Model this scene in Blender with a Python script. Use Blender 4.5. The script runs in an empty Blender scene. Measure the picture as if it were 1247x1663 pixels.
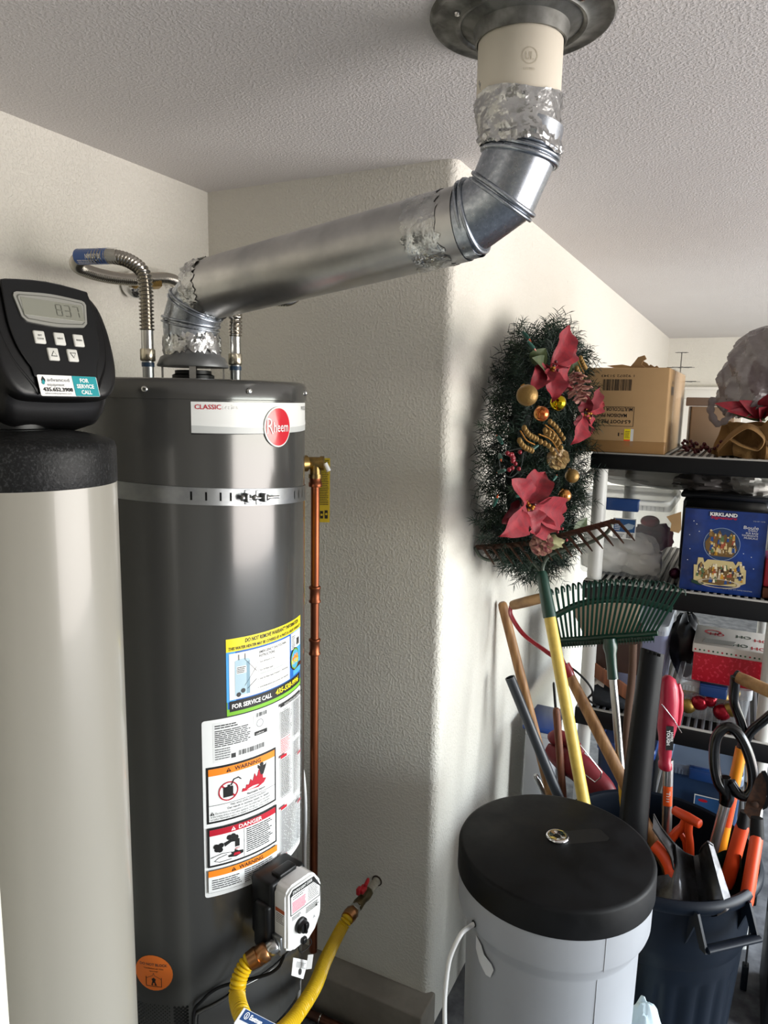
import bpy, bmesh, math, random
from mathutils import Vector as V, Matrix
from math import sin, cos, pi, radians, atan2, sqrt
import numpy as np
random.seed(7)
S = bpy.context.scene
COL = S.collection
# ---------------------------------------------------------------- camera
F = 1171.0
YAW, PITCH, ROLL = radians(26.48), radians(8.87), radians(1.105)
CP = V((1.5497, -1.849, 1.90))
_f = V((-sin(YAW)*cos(PITCH), cos(YAW)*cos(PITCH), -sin(PITCH)))
_r = V((cos(YAW), sin(YAW), 0)); _u = _r.cross(_f)
RT = _r*cos(ROLL) + _u*sin(ROLL); UP = _u*cos(ROLL) - _r*sin(ROLL); FW = _f
cam = bpy.data.cameras.new('camera'); co = bpy.data.objects.new('camera', cam); COL.objects.link(co)
cam.sensor_fit = 'HORIZONTAL'; cam.sensor_width = 36; cam.lens = 36*F/1247; cam.clip_start = .02
co.matrix_world = Matrix((RT, UP, -FW)).transposed().to_4x4(); co.location = CP
S.camera = co
# ---------------------------------------------------------------- world: hazy bright day outside the garage door
S.view_settings.view_transform = 'Standard'; S.view_settings.look = 'None'
S.view_settings.exposure = 0.8; S.view_settings.gamma = 1; S.view_settings.use_curve_mapping = False
w = bpy.data.worlds.new('world'); S.world = w; w.use_nodes = True
nt = w.node_tree; bg = nt.nodes['Background']
tc = nt.nodes.new('ShaderNodeTexCoord'); sx = nt.nodes.new('ShaderNodeSeparateXYZ')
nt.links.new(tc.outputs['Generated'], sx.inputs[0])
rp = nt.nodes.new('ShaderNodeValToRGB'); mr = nt.nodes.new('ShaderNodeMapRange')
mr.inputs[1].default_value = -1; mr.inputs[2].default_value = 1
nt.links.new(sx.outputs[2], mr.inputs[0]); nt.links.new(mr.outputs[0], rp.inputs[0])
el = rp.color_ramp.elements
el[0].position = 0.0; el[0].color = (.50, .46, .44, 1)
el[1].position = 1.0; el[1].color = (.50, .72, 1.0, 1)
for p, c in ((.455, (.66, .61, .59, 1)), (.49, (.58, .58, .48, 1)), (.515, (.85, .90, .86, 1)), (.56, (1.15, 1.22, 1.28, 1)), (.66, (1.0, 1.12, 1.25, 1)), (.8, (.7, .88, 1.05, 1))):
    e = el.new(p); e.color = c
nt.links.new(rp.outputs[0], bg.inputs[0]); bg.inputs[1].default_value = 11.0
# a portal in the door opening: tells Cycles where the daylight comes in, gives off nothing itself
DX, DY0, DY1, DZ = 5.6, -1.5, 3.4, 2.25
pl = bpy.data.lights.new('door_portal', 'AREA'); pl.shape = 'RECTANGLE'; pl.size = DZ; pl.size_y = DY1-DY0
pl.cycles.is_portal = True
po = bpy.data.objects.new('door_portal', pl); COL.objects.link(po)
po.location = (DX+.05, (DY0+DY1)/2, DZ/2); po.rotation_euler = (0, radians(90), 0)

# ---------------------------------------------------------------- helpers
def ray(u, v): return RT*((u-623.5)/F) - UP*((v-831.5)/F) + FW
def at(u, v, ax, val):
    """point where the sight line of a measured pixel meets the plane x|y|z = val"""
    d = ray(u, v); t = (val-CP[ax])/d[ax]; return CP + d*t
def px(P):
    d = V(P)-CP; z = d.dot(FW); return (623.5+F*d.dot(RT)/z, 831.5-F*d.dot(UP)/z, z)

def srgb(h):
    if isinstance(h, str):
        h = h.lstrip('#'); c = [int(h[i:i+2], 16)/255 for i in (0, 2, 4)]
        return tuple((x/12.92 if x <= .04045 else ((x+.055)/1.055)**2.4) for x in c)+(1,)
    return tuple(h)+(1,) if len(h) == 3 else tuple(h)
_M = {}
def mat(name, col, rough=.5, metal=0., bump=0., bscale=60., var=0., vscale=8., var2=None, spec=.5, trans=0., alpha=1., coat=0., emit=0., detail=4, aniso=0., rvar=0., stretch=None, brick=False, sheen=0., ior=1.45, thresh=None, sss=0., bdist=.002):
    if name in _M: return _M[name]
    m = bpy.data.materials.new(name); m.use_nodes = True; _M[name] = m
    n = m.node_tree; b = n.nodes['Principled BSDF']; c = srgb(col)
    b.inputs['Base Color'].default_value = c; b.inputs['Roughness'].default_value = rough; b.inputs['Metallic'].default_value = metal
    b.inputs['Specular IOR Level'].default_value = spec; b.inputs['IOR'].default_value = ior
    if trans: b.inputs['Transmission Weight'].default_value = trans
    if alpha < 1: b.inputs['Alpha'].default_value = alpha
    if coat: b.inputs['Coat Weight'].default_value = coat; b.inputs['Coat Roughness'].default_value = .08
    if sheen: b.inputs['Sheen Weight'].default_value = sheen
    if aniso: b.inputs['Anisotropic'].default_value = aniso
    if sss: b.inputs['Subsurface Weight'].default_value = sss; b.inputs['Subsurface Scale'].default_value = .02
    if emit: b.inputs['Emission Color'].default_value = c; b.inputs['Emission Strength'].default_value = emit
    t = n.nodes.new('ShaderNodeTexCoord'); src = t.outputs['Object']
    if stretch:
        mp = n.nodes.new('ShaderNodeMapping'); mp.inputs['Scale'].default_value = stretch
        n.links.new(src, mp.inputs[0]); src = mp.outputs[0]
    def noise(s, d=detail, r=.55):
        x = n.nodes.new('ShaderNodeTexNoise'); x.inputs['Scale'].default_value = s; x.inputs['Detail'].default_value = d
        x.inputs['Roughness'].default_value = r; n.links.new(src, x.inputs['Vector']); return x
    if var or var2:
        x = noise(vscale); mx = n.nodes.new('ShaderNodeMix'); mx.data_type = 'RGBA'
        r = n.nodes.new('ShaderNodeMapRange')
        lo, hi = thresh or (.35, .65)
        r.inputs[1].default_value = lo; r.inputs[2].default_value = hi
        n.links.new(x.outputs[0], r.inputs[0]); n.links.new(r.outputs[0], mx.inputs[0])
        d = srgb(var2) if var2 else tuple(k*(1-var) for k in c[:3])+(1,)
        mx.inputs[6].default_value = c; mx.inputs[7].default_value = d
        n.links.new(mx.outputs[2], b.inputs['Base Color'])
        if rvar:
            r2 = n.nodes.new('ShaderNodeMapRange'); r2.inputs[1].default_value = lo; r2.inputs[2].default_value = hi
            r2.inputs[3].default_value = rough; r2.inputs[4].default_value = min(1, rough+rvar)
            n.links.new(x.outputs[0], r2.inputs[0]); n.links.new(r2.outputs[0], b.inputs['Roughness'])
    if bump:
        x = noise(bscale, 3); bp = n.nodes.new('ShaderNodeBump'); bp.inputs['Strength'].default_value = bump; bp.inputs['Distance'].default_value = bdist
        n.links.new(x.outputs[0], bp.inputs['Height']); n.links.new(bp.outputs[0], b.inputs['Normal'])
    return m

def frame(o, z=(0, 0, 1), x=None):
    z = V(z).normalized()
    if x is None: x = V((1, 0, 0)) if abs(z.x) < .9 else V((0, 1, 0))
    x = V(x); x = (x - z*x.dot(z)).normalized(); y = z.cross(x)
    m = Matrix((x, y, z)).transposed().to_4x4(); m.translation = V(o); return m

class MB:
    def __init__(s): s.v = []; s.f = []; s.m = []; s.mats = []; s.flat = False
    def mi(s, m):
        if m not in s.mats: s.mats.append(m)
        return s.mats.index(m)
    def add(s, vs, fs, m, M=None):
        o = len(s.v); k = s.mi(m)
        s.v += [tuple(M @ V(p)) for p in vs] if M else [tuple(p) for p in vs]
        for f in fs: s.f.append(tuple(i+o for i in f)); s.m.append(k)
        return s
    def lathe(s, prof, m, M=None, n=48, a0=0, a1=2*pi, caps=True):
        full = abs(a1-a0-2*pi) < 1e-6; k = n if full else n+1
        vs = [(r*cos(a0+(a1-a0)*j/n), r*sin(a0+(a1-a0)*j/n), z) for r, z in prof for j in range(k)]
        fs = []
        for i in range(len(prof)-1):
            for j in range(n):
                a = i*k+j; b = i*k+(j+1) % k; fs.append((a, b, b+k, a+k))
        if full and caps:
            if prof[0][0] > 1e-5: fs.append(tuple(reversed(range(k))))
            if prof[-1][0] > 1e-5: fs.append(tuple(range((len(prof)-1)*k, len(prof)*k)))
        return s.add(vs, fs, m, M)
    def box(s, c, d, m, M=None):
        x, y, z = d[0]/2, d[1]/2, d[2]/2
        vs = [(c[0]+i*x, c[1]+j*y, c[2]+k*z) for k in (-1, 1) for j in (-1, 1) for i in (-1, 1)]
        return s.add(vs, [(0, 2, 3, 1), (4, 5, 7, 6), (0, 1, 5, 4), (2, 6, 7, 3), (0, 4, 6, 2), (1, 3, 7, 5)], m, M)
    def rbox(s, c, d, r, m, M=None, seg=2, taper=1.0):
        bm = bmesh.new(); bmesh.ops.create_cube(bm, size=1)
        for v in bm.verts:
            k = taper if v.co.z < 0 else 1
            v.co = V((v.co.x*d[0]*k, v.co.y*d[1]*k, v.co.z*d[2]))
        bmesh.ops.bevel(bm, geom=bm.edges[:], offset=r, segments=seg, profile=.5, affect='EDGES')
        vs = [v.co + V(c) for v in bm.verts]; bm.verts.index_update()
        fs = [[v.index for v in f.verts] for f in bm.faces]; bm.free()
        return s.add(vs, fs, m, M)
    def tube(s, pts, r, m, n=12, closed=False, caps=True, flat=None, up=None):
        """sweep; r number or list; flat=(a,b) scales of section"""
        P = [V(p) for p in pts]; N = len(P)
        R_ = r if isinstance(r, (list, tuple)) else [r]*N
        T = []
        for i in range(N):
            a = P[(i-1) % N] if closed or i > 0 else P[i]; b = P[(i+1) % N] if closed or i < N-1 else P[i]
            T.append((b-a).normalized() if (b-a).length > 1e-9 else V((0, 0, 1)))
        x = V(up) if up else (V((0, 0, 1)) if abs(T[0].z) < .9 else V((1, 0, 0)))
        x = (x-T[0]*x.dot(T[0])).normalized(); vs = []
        fa, fb = flat or (1, 1)
        for i in range(N):
            x = (x-T[i]*x.dot(T[i])); x = x.normalized() if x.length > 1e-6 else V((1, 0, 0)); y = T[i].cross(x)
            for j in range(n):
                a = 2*pi*j/n; vs.append(P[i]+x*(cos(a)*R_[i]*fa)+y*(sin(a)*R_[i]*fb))
        fs = []
        for i in range(N if closed else N-1):
            for j in range(n):
                a = i*n+j; b = i*n+(j+1) % n; c = ((i+1) % N)*n
                fs.append((a, b, c+(j+1) % n, c+j))
        if caps and not closed: fs += [tuple(reversed(range(n))), tuple(range((N-1)*n, N*n))]
        return s.add(vs, fs, m)
    def sphere(s, c, r, m, n=16, sc=(1, 1, 1), M=None):
        k = n//2; prof = [(max(1e-6, r*sin(pi*i/k)), -r*cos(pi*i/k)) for i in range(k+1)]
        T_ = Matrix.Translation(V(c)) @ Matrix.Diagonal((*sc, 1))
        return s.lathe(prof, m, (M @ T_) if M else T_, n=n, caps=False)
    def grid(s, fn, nu, nv, m, M=None, closeu=False):
        ku = nu if closeu else nu+1
        vs = [fn(i/nu, j/nv) for j in range(nv+1) for i in range(ku)]
        fs = [(j*ku+i, j*ku+(i+1) % ku, (j+1)*ku+(i+1) % ku, (j+1)*ku+i) for j in range(nv) for i in range(nu)]
        return s.add(vs, fs, m, M)
    def prism(s, pts, h, m, M=None, z0=0):
        """extrude a 2-D outline (ccw) from z0 to z0+h"""
        k = len(pts); vs = [(x, y, z0) for x, y in pts]+[(x, y, z0+h) for x, y in pts]
        fs = [tuple(reversed(range(k))), tuple(range(k, 2*k))]+[(i, (i+1) % k, k+(i+1) % k, k+i) for i in range(k)]
        return s.add(vs, fs, m, M)
    def hexnut(s, a, b, r, m): return s.tube([a, V(a)+(V(b)-V(a))*.08, V(a)+(V(b)-V(a))*.92, b], [r*.9, r, r, r*.9], m, n=6)

def rootloc(o):
    l = V((0, 0, 0))
    while o is not None: l = l+o.location; o = o.parent
    return l
def part(name, mb, parent=None, smooth=50, label=None, kind=None):
    me = bpy.data.meshes.new(name); o = bpy.data.objects.new(name, me); COL.objects.link(o)
    L = rootloc(parent) if parent else V((0, 0, 0))
    me.from_pydata([tuple(V(v)-L) for v in mb.v], [], mb.f)
    for m in mb.mats: me.materials.append(m)
    me.polygons.foreach_set('material_index', mb.m); me.update()
    if smooth:
        me.polygons.foreach_set('use_smooth', [True]*len(me.polygons))
        me.set_sharp_from_angle(angle=radians(smooth))
    if parent: o.parent = parent
    if label: o['label'] = label
    if kind: o['kind'] = kind
    return o
def thing(name, label, cat, loc, group=None):
    o = bpy.data.objects.new(name, None); COL.objects.link(o); o.location = V(loc); o.empty_display_size = .05
    o['label'] = label; o['category'] = cat
    if group: o['group'] = group
    return o
def solo(name, mb, label, cat, group=None, smooth=50):
    """a thing that is one mesh"""
    o = part(name, mb, None, smooth); xs = [V(v) for v in mb.v]
    lo = V((min(v.x for v in xs), min(v.y for v in xs), min(v.z for v in xs))); hi = V((max(v.x for v in xs), max(v.y for v in xs), max(v.z for v in xs)))
    c = V(((lo.x+hi.x)/2, (lo.y+hi.y)/2, lo.z)); o.data.transform(Matrix.Translation(-c)); o.location = c
    o['label'] = label; o['category'] = cat
    if group: o['group'] = group
    return o
def struct(name, mb, smooth=50):
    o = part(name, mb, None, smooth); o['kind'] = 'structure'; return o

def bez(pts, n=12):
    """Catmull-Rom through points"""
    P = [V(p) for p in pts]; P = [P[0]*2-P[1]]+P+[P[-1]*2-P[-2]]; out = []
    for i in range(1, len(P)-2):
        a, b, c, d = P[i-1:i+3]
        for k in range(n):
            t = k/n; out.append(.5*((2*b)+(c-a)*t+(2*a-5*b+4*c-d)*t*t+(3*b-3*c+d-a)*t*t*t))
    out.append(P[-2]); return out
def resample(P, step):
    P = [V(p) for p in P]; L = [0]
    for a, b in zip(P, P[1:]): L.append(L[-1]+(b-a).length)
    n = max(2, int(round(L[-1]/step))); out = []; j = 0
    for k in range(n+1):
        d = L[-1]*k/n
        while j < len(P)-2 and L[j+1] < d: j += 1
        t = (d-L[j])/max(1e-9, L[j+1]-L[j]); out.append(P[j].lerp(P[j+1], min(1, max(0, t))))
    return out
def corrugated(mb, pts, r, pitch, depth, m, n=20, shape=(1, .8, .2, 0, .2, .8)):
    P = resample(bez(pts, 14), pitch/6); R_ = [r-depth*shape[i % 6] for i in range(len(P))]
    mb.tube(P, R_, m, n=n); return P

# text as mesh faces -------------------------------------------------
_T = {}
def textfaces(txt, bold=0.0):
    k = (txt, bold)
    if k not in _T:
        cu = bpy.data.curves.new('t', 'FONT'); cu.body = txt; cu.size = 1; cu.offset = bold; cu.resolution_u = 2
        ob = bpy.data.objects.new('t', cu); COL.objects.link(ob); bpy.context.view_layer.update()
        me = ob.to_mesh(); vs = [tuple(v.co) for v in me.vertices]; fs = [tuple(p.vertices) for p in me.polygons]
        ob.to_mesh_clear(); bpy.data.objects.remove(ob); bpy.data.curves.remove(cu); _T[k] = (vs, fs)
    return _T[k]
class Decal:
    """flat print laid on a surface; fn(s,t,h)->world point"""
    def __init__(s, fn, seg=.012): s.fn = fn; s.mb = MB(); s.seg = seg; s.h = .0004
    def lay(s, k=1): s.h += .00025*k; return s
    def rect(s, x0, y0, x1, y1, m, h=None):
        nu = max(1, int(abs(x1-x0)/s.seg)); nv = 1; H = h or s.h
        s.mb.grid(lambda u, v: s.fn(x0+(x1-x0)*u, y0+(y1-y0)*v, H), nu, nv, m); return s
    def sheet(s, x0, y0, x1, y1, m, th=.0004, r=0.0):
        """backing with thickness and rounded corners"""
        nu = max(2, int(abs(x1-x0)/s.seg)); xs = [x0+(x1-x0)*i/nu for i in range(nu+1)]
        if r: xs = sorted(set(xs+[x0+r*(1-cos(a)) for a in (0, .5, 1, pi/2)]+[x1-r*(1-cos(a)) for a in (0, .5, 1, pi/2)]))
        def ins(x):
            d = min(x-x0, x1-x)
            return 0 if (not r or d >= r) else r-sqrt(max(0, r*r-(r-d)**2))
        vs = []; 
        for x in xs:
            i = ins(x); vs += [s.fn(x, y0+i, 0), s.fn(x, y0+i, th), s.fn(x, y1-i, th), s.fn(x, y1-i, 0)]
        fs = []
        for j in range(len(xs)-1):
            a = 4*j; b = a+4; fs += [(a, b, b+1, a+1), (a+1, b+1, b+2, a+2), (a+2, b+2, b+3, a+3)]
        fs += [(0, 1, 2, 3), tuple(4*(len(xs)-1)+k for k in (3, 2, 1, 0))]
        s.mb.add(vs, fs, m); s.h = th+.0002; return s
    def poly(s, pts, m): s.mb.add([s.fn(x, y, s.h) for x, y in pts], [tuple(range(len(pts)))], m); return s
    def disc(s, x, y, r, m, ry=None, n=28, r0=None):
        ry = ry or r
        if r0 is None and r > .012:
            K = 6; vs = [s.fn(x+r*k/K*cos(2*pi*i/n), y+ry*k/K*sin(2*pi*i/n), s.h) for k in range(1, K+1) for i in range(n)]+[s.fn(x, y, s.h)]
            s.mb.add(vs, [(k*n+i, k*n+(i+1) % n, (k+1)*n+(i+1) % n, (k+1)*n+i)[::-1] for k in range(K-1) for i in range(n)]+[(K*n, i, (i+1) % n) for i in range(n)], m); return s
        if r0 is None: return s.poly([(x+r*cos(2*pi*i/n), y+ry*sin(2*pi*i/n)) for i in range(n)], m)
        vs = [s.fn(x+q*r*cos(2*pi*i/n), y+q*ry*sin(2*pi*i/n), s.h) for q in (r0, 1) for i in range(n)]
        s.mb.add(vs, [(i, (i+1) % n, n+(i+1) % n, n+i) for i in range(n)], m); return s
    def text(s, txt, x, y, size, m, width=None, align='l', bold=0.0, rot=0, italic=0, flip=False):
        vs, fs = textfaces(txt, bold)
        if not vs: return s
        x0 = min(v[0] for v in vs); x1 = max(v[0] for v in vs); k = size/.7
        kx = k if width is None else width/(x1-x0); w = (x1-x0)*kx
        ox = {'l': 0, 'c': -w/2, 'r': -w}[align]; c, n_ = cos(rot), sin(rot)
        out = []
        for a, b, _ in vs:
            X = (a-x0)*kx+ox+b*k*italic; Y = b*k; out.append(s.fn(x+X*c-Y*n_, y+X*n_+Y*c, s.h))
        s.mb.add(out, fs, m); return s
    def lines(s, x0, y0, x1, y1, n, m, fill=.5, rag=.25, words=True, seed=1):
        """rows of too-small-to-read print as broken bars"""
        rnd = random.Random(seed); dy = (y1-y0)/n
        for i in range(n):
            yy = y1-dy*(i+1)+dy*(1-fill)/2; xe = x1-(x1-x0)*rag*rnd.random(); x = x0
            while x < xe:
                wv = (.006+.014*rnd.random())*(x1-x0)/.08 if words else xe-x
                wv = min(wv, xe-x); s.rect(x, yy, x+wv, yy+dy*fill, m); x += wv+(x1-x0)*.02
        return s
    def bars(s, x0, y0, x1, y1, m, seed=3, n=26):
        rnd = random.Random(seed); x = x0; u = (x1-x0)/(n*2.2)
        while x < x1-u:
            wv = u*rnd.choice((.6, 1, 1.8)); s.rect(x, y0, min(x1, x+wv), y1, m); x += wv+u*rnd.choice((.7, 1, 1.7))
        return s
def flatfn(o, xdir, ydir):
    o = V(o); xd = V(xdir).normalized(); yd = V(ydir).normalized(); n = xd.cross(yd)
    return lambda a, b, h: o+xd*a+yd*b+n*h
# shared print inks
WHT = mat('ink_white', '#e9e9e6', .45); BLK = mat('ink_black', '#141414', .5); RED = mat('ink_red', '#b3162b', .45); GRY = mat('ink_grey', '#77797a', .5)
YEL = mat('ink_yellow', '#e8d41a', .45); BLU = mat('ink_blue', '#1f62b0', .45); ORG = mat('ink_orange', '#f0851c', .5); GRN = mat('ink_green', '#77b52c', .5); TEA = mat('ink_teal', '#1c8f96', .45)
# ================================================================ STRUCTURE
H = 2.52; XB = .82; YF = 5.58
def texwall(name, col, sc=95, st=.55, col2=None, dist=.004, rough=.75, thr=(.45, .62)):
    m = bpy.data.materials.new(name); m.use_nodes = True; n = m.node_tree; b = n.nodes['Principled BSDF']
    b.inputs['Roughness'].default_value = rough; b.inputs['Specular IOR Level'].default_value = .25
    t = n.nodes.new('ShaderNodeTexCoord')
    def noise(s, d, r=.5):
        x = n.nodes.new('ShaderNodeTexNoise'); x.inputs['Scale'].default_value = s; x.inputs['Detail'].default_value = d; x.inputs['Roughness'].default_value = r
        n.links.new(t.outputs['Object'], x.inputs['Vector']); return x
    a = noise(sc, 2.5); r = n.nodes.new('ShaderNodeMapRange'); r.inputs[1].default_value = thr[0]; r.inputs[2].default_value = thr[1]; r.interpolation_type = 'SMOOTHSTEP'
    n.links.new(a.outputs[0], r.inputs[0])
    bp = n.nodes.new('ShaderNodeBump'); bp.inputs['Strength'].default_value = st; bp.inputs['Distance'].default_value = dist
    n.links.new(r.outputs[0], bp.inputs['Height']); n.links.new(bp.outputs[0], b.inputs['Normal'])
    g = noise(1.6, 3); mx = n.nodes.new('ShaderNodeMix'); mx.data_type = 'RGBA'
    mx.inputs[6].default_value = srgb(col); mx.inputs[7].default_value = srgb(col2 or col); n.links.new(g.outputs[0], mx.inputs[0])
    # small scuffs
    sp = noise(14, 5, .7); rr = n.nodes.new('ShaderNodeMapRange'); rr.inputs[1].default_value = .70; rr.inputs[2].default_value = .78
    n.links.new(sp.outputs[0], rr.inputs[0]); m2 = n.nodes.new('ShaderNodeMix'); m2.data_type = 'RGBA'
    ml = n.nodes.new('ShaderNodeMath'); ml.operation = 'MULTIPLY'; ml.inputs[1].default_value = .35; n.links.new(rr.outputs[0], ml.inputs[0])
    n.links.new(ml.outputs[0], m2.inputs[0]); n.links.new(mx.outputs[2], m2.inputs[6]); m2.inputs[7].default_value = srgb('#8f8c80')
    n.links.new(m2.outputs[2], b.inputs['Base Color']); return m
WALL = texwall('painted_drywall', '#dad8cf', 125, .5, '#d4d1c6', .003)
DULL = texwall('unseen_wall_grey', '#77746e', 120, .4, '#6b6862', .003)  # unseen garage walls, colour darkened to cut the bounced light
CEIL = texwall('ceiling_texture', '#d0cdcb', 150, .45, '#c9c5c3', .0022)
CONC = mat('concrete', '#74767a', .85, bump=.5, bscale=40, var2='#4f5155', vscale=16, detail=8)
LEDG = mat('ledge_concrete', '#938d83', .9, bump=.6, bscale=50, var2='#7a746b', vscale=5)
bx = lambda x0, y0, z0, x1, y1, z1, m: MB().box(((x0+x1)/2, (y0+y1)/2, (z0+z1)/2), (x1-x0, y1-y0, z1-z0), m)
struct('floor', bx(-.1, -3.3, -.16, 5.7, 5.7, -.06, CONC))
struct('ceiling', bx(-.1, -3.3, H, 5.7, 5.7, H+.1, CEIL))
struct('wall_left', bx(-.1, -1.45, -.06, 0, .1, H, WALL))
r = .028
arc = [(XB-r+r*sin(a), r-r*cos(a)) for a in [pi/2*i/8 for i in range(9)]]
# back wall of the alcove, its bullnose corner and the long wall behind the shelf are one plastered block
struct('wall_back', MB().prism([(-.1, 0)]+arc+[(XB, YF), (XB-.3, YF), (XB-.3, .1), (-.1, .1)], H+.06, WALL, z0=-.06))
yn = -1.352
arc2 = [(XB-r+r*cos(a), yn-r+r*sin(a)) for a in [pi/2*i/8 for i in range(9)]]
struct('wall_front', MB().prism([(XB, -3.3)]+arc2+[(-.1, yn), (-.1, -3.3)], H+.06, WALL, z0=-.06))
struct('wall_far', bx(XB-.3, YF, -.06, 5.7, YF+.1, H, WALL))
struct('wall_behind_camera', bx(-.1, -3.3, -.06, 5.7, -3.2, H, DULL))
w = MB()
for y0, y1, z0, z1 in ((-3.2, DY0, -.06, H), (DY1, YF, -.06, H), (DY0, DY1, DZ, H)):
    w.box((DX+.05, (y0+y1)/2, (z0+z1)/2), (.1, y1-y0, z1-z0), DULL)
struct('wall_right', w)
# footing ledge under the back wall
l = MB(); lr = [(0.0, -.055), (XB+.012, -.055), (XB+.012, .0), (XB+.012, .02), (0, .02)]
l.rbox(((XB+.012)/2, -.045+.01, .005), (XB+.012, .11, .14), .006, LEDG)
struct('trim_1', l)
# white casing of a door in the far wall
TRIM = mat('white_trim', '#dcd9d2', .5)
c = MB(); a = at(1112, 634, 1, YF); b_ = at(1240, 634, 1, YF)
zt = a.z
c.rbox(((a.x+b_.x)/2, YF-.02, zt-.03), (b_.x-a.x, .06, .10), .01, TRIM)
c.rbox(((a.x+b_.x)/2, YF-.03, zt+.02), (b_.x-a.x+.06, .09, .03), .01, TRIM)
c.box((a.x+.05, YF-.015, (zt-.08)/2), (.09, .04, zt-.02), TRIM)
c.box(((a.x+b_.x)/2+.05, YF-.01, (zt-.08)/2), (b_.x-a.x-.08, .02, zt-.06), TRIM)
struct('door_1', c)
# ================================================================ WATER HEATER
HX, HY, HR = .421, -.578, .2591
def hcyl(rad):
    def g(th, z, h=0): a = radians(th); return V((HX+(rad+h)*cos(a), HY+(rad+h)*sin(a), z))
    return g
G1 = hcyl(HR)
GREY = mat('heater_enamel', '#51514f', .20, metal=.45, spec=.5, coat=.25, bump=.012, bscale=9)
GREYD = mat('heater_plastic_dark', '#2c2d2e', .45)
ZINC = mat('galvanised_steel', '#a9abab', .32, metal=1, var2='#84878a', vscale=14, rvar=.15)
STEEL = mat('bright_steel', '#c5c5c2', .22, metal=1)
CHROME = mat('chrome', '#dedede', .06, metal=1)
BRASS = mat('brass', '#a5874e', .30, metal=1, var2='#7d6a45', vscale=40)
COPPER = mat('copper', '#97583a', .33, metal=1, var2='#6b3f2e', vscale=9, stretch=(1, 1, .25), rvar=.15)
COPPERD = mat('copper_dull', '#6b4232', .42, metal=.8, var2='#4d342b', vscale=14)
BLACK = mat('black_plastic', '#0b0c0d', .38, spec=.35)
BLACKR = mat('black_rubber', '#0a0a0b', .6, spec=.3)
wh = thing('water_heater', 'tall dark grey tank water heater with warning labels and red oval badge in alcove', 'water heater', (HX, HY, .44))
A0 = Matrix.Translation((HX, HY, 0))
b = MB(); b.lathe([(HR-.012, .44), (HR-.004, .445), (HR, .455), (HR, 1.9)], GREY, A0, n=96, caps=False); b.lathe([(.0001, .44), (HR-.012, .44)], GREY, A0, n=96, caps=False)
part('jacket', b, wh)
b = MB(); b.lathe([(HR+.0, 1.893), (HR+.0035, 1.894), (HR+.0035, 1.923), (HR-.001, 1.930), (HR-.010, 1.933), (HR-.03, 1.931), (.001, 1.930)], GREY, A0, n=96, caps=False)
part('top_cap', b, wh)
for th in (-66.2, -22.4, 24.5, 68, 112):
    p = G1(th, 1.911, .003); n_ = (p-V((HX, HY, 1.911))).normalized()
    b = MB(); b.lathe([(.0065, 0), (.0065, .002), (.005, .0045), (.0025, .005), (.0022, .003), (.0001, .003)], STEEL, frame(p, n_), n=16); part('screw', b, wh)
# door of the burner chamber with its pressed outline, and the pin-hole intake screen beside it
b = MB(); g = hcyl(HR)
def dooredge(t):  # outline of the raised front cover, (theta,z)
    pts = [(-51.8, .455), (-51.8, .556), (-49.5, .572), (-44, .580), (-37, .590), (-30, .602), (-15, .600), (8, .600), (12, .59), (13, .58), (13, .455)]
    return pts
de = bez([(a, z, 0) for a, z in dooredge(0)], 6)
b.grid(lambda u, v: g(-51.8+64.8*u, .455+(([q.y for q in de if q.x >= -51.8+64.8*u-1e-6] or [.58])[0]-.455)*v, .006), 40, 8, GREY)
part('access_cover', b, wh)
b = MB(); b.tube([g(q.x, q.y, .004) for q in de], .0035, GREY, n=8); part('cover_edge', b, wh)
HOLE = mat('hole_black', '#060606', .9)
b = MB()
for i in range(7):
    for j in range(14):
        th = -61.5+i*1.0; z = .585-j*.0085-(.004 if i % 2 else 0)
        if z < .6:
            p = g(th, z, .0003); b.lathe([(.0031, 0), (.0031, .0002)], HOLE, frame(p, p-V((HX, HY, z))), n=6)
part('intake_holes', b, wh, kind='stuff')
b = MB()
for i in range(22):
    for j in range(12):
        th = -86+i*1.05; z = .588-j*.009-(.0045 if i % 2 else 0)
        p = g(th, z, .0003); b.lathe([(.0016, 0), (.0016, .0002)], HOLE, frame(p, p-V((HX, HY, z))), n=5)
part('intake_screen', b, wh, kind='stuff')
# --- decals
def hdec(th0, z0, h0=.0004): 
    return Decal(lambda s, t, h: hcyl(HR)(th0+math.degrees(s/HR), z0+t, h), .008)
d2s = lambda a, b_: radians(b_-a)*HR
# top badge label
W = d2s(-47.7, 44); d = hdec(-47.7, 1.826)
LG = mat('ink_lightgrey', '#b9bcba', .35); LG2 = mat('ink_silver', '#d9dbd8', .35); DG = mat('ink_charcoal', '#3a3a3a', .4)
d.sheet(0, 0, W, .063, LG2); d.lay(0)
n = 44
def swoosh(y0f, y1f, m):
    vs = []
    for i in range(n+1):
        x = W*i/n; vs += [d.fn(x, y0f(i/n), d.h), d.fn(x, y1f(i/n), d.h)]
    d.mb.add(vs, [(2*i, 2*i+2, 2*i+3, 2*i+1) for i in range(n)], m)
swoosh(lambda u: .0, lambda u: .012-.010*sin(pi*u)**1, BLK); d.lay()
swoosh(lambda u: .0035-.003*sin(pi*u), lambda u: .027-.014*sin(pi*u), LG); d.lay()
swoosh(lambda u: .018-.006*sin(pi*u), lambda u: .029-.012*sin(pi*u), LG2); d.lay()
d.text('CLASSIC', .007, .049, .0088, RED, bold=.012, width=.050); d.text('series', .060, .049, .0088, WHT, bold=.012, width=.033)
d.text('PROFESSIONAL', d2s(-47.7, 17.5), .047, .0085, DG, width=.075)
part('brand_label', d.mb, wh, smooth=60, label='white and silver badge label at the top')
d = hdec(-5.6, 1.8395); d.mb = MB()
d.h = .0032
vs = []
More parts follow.
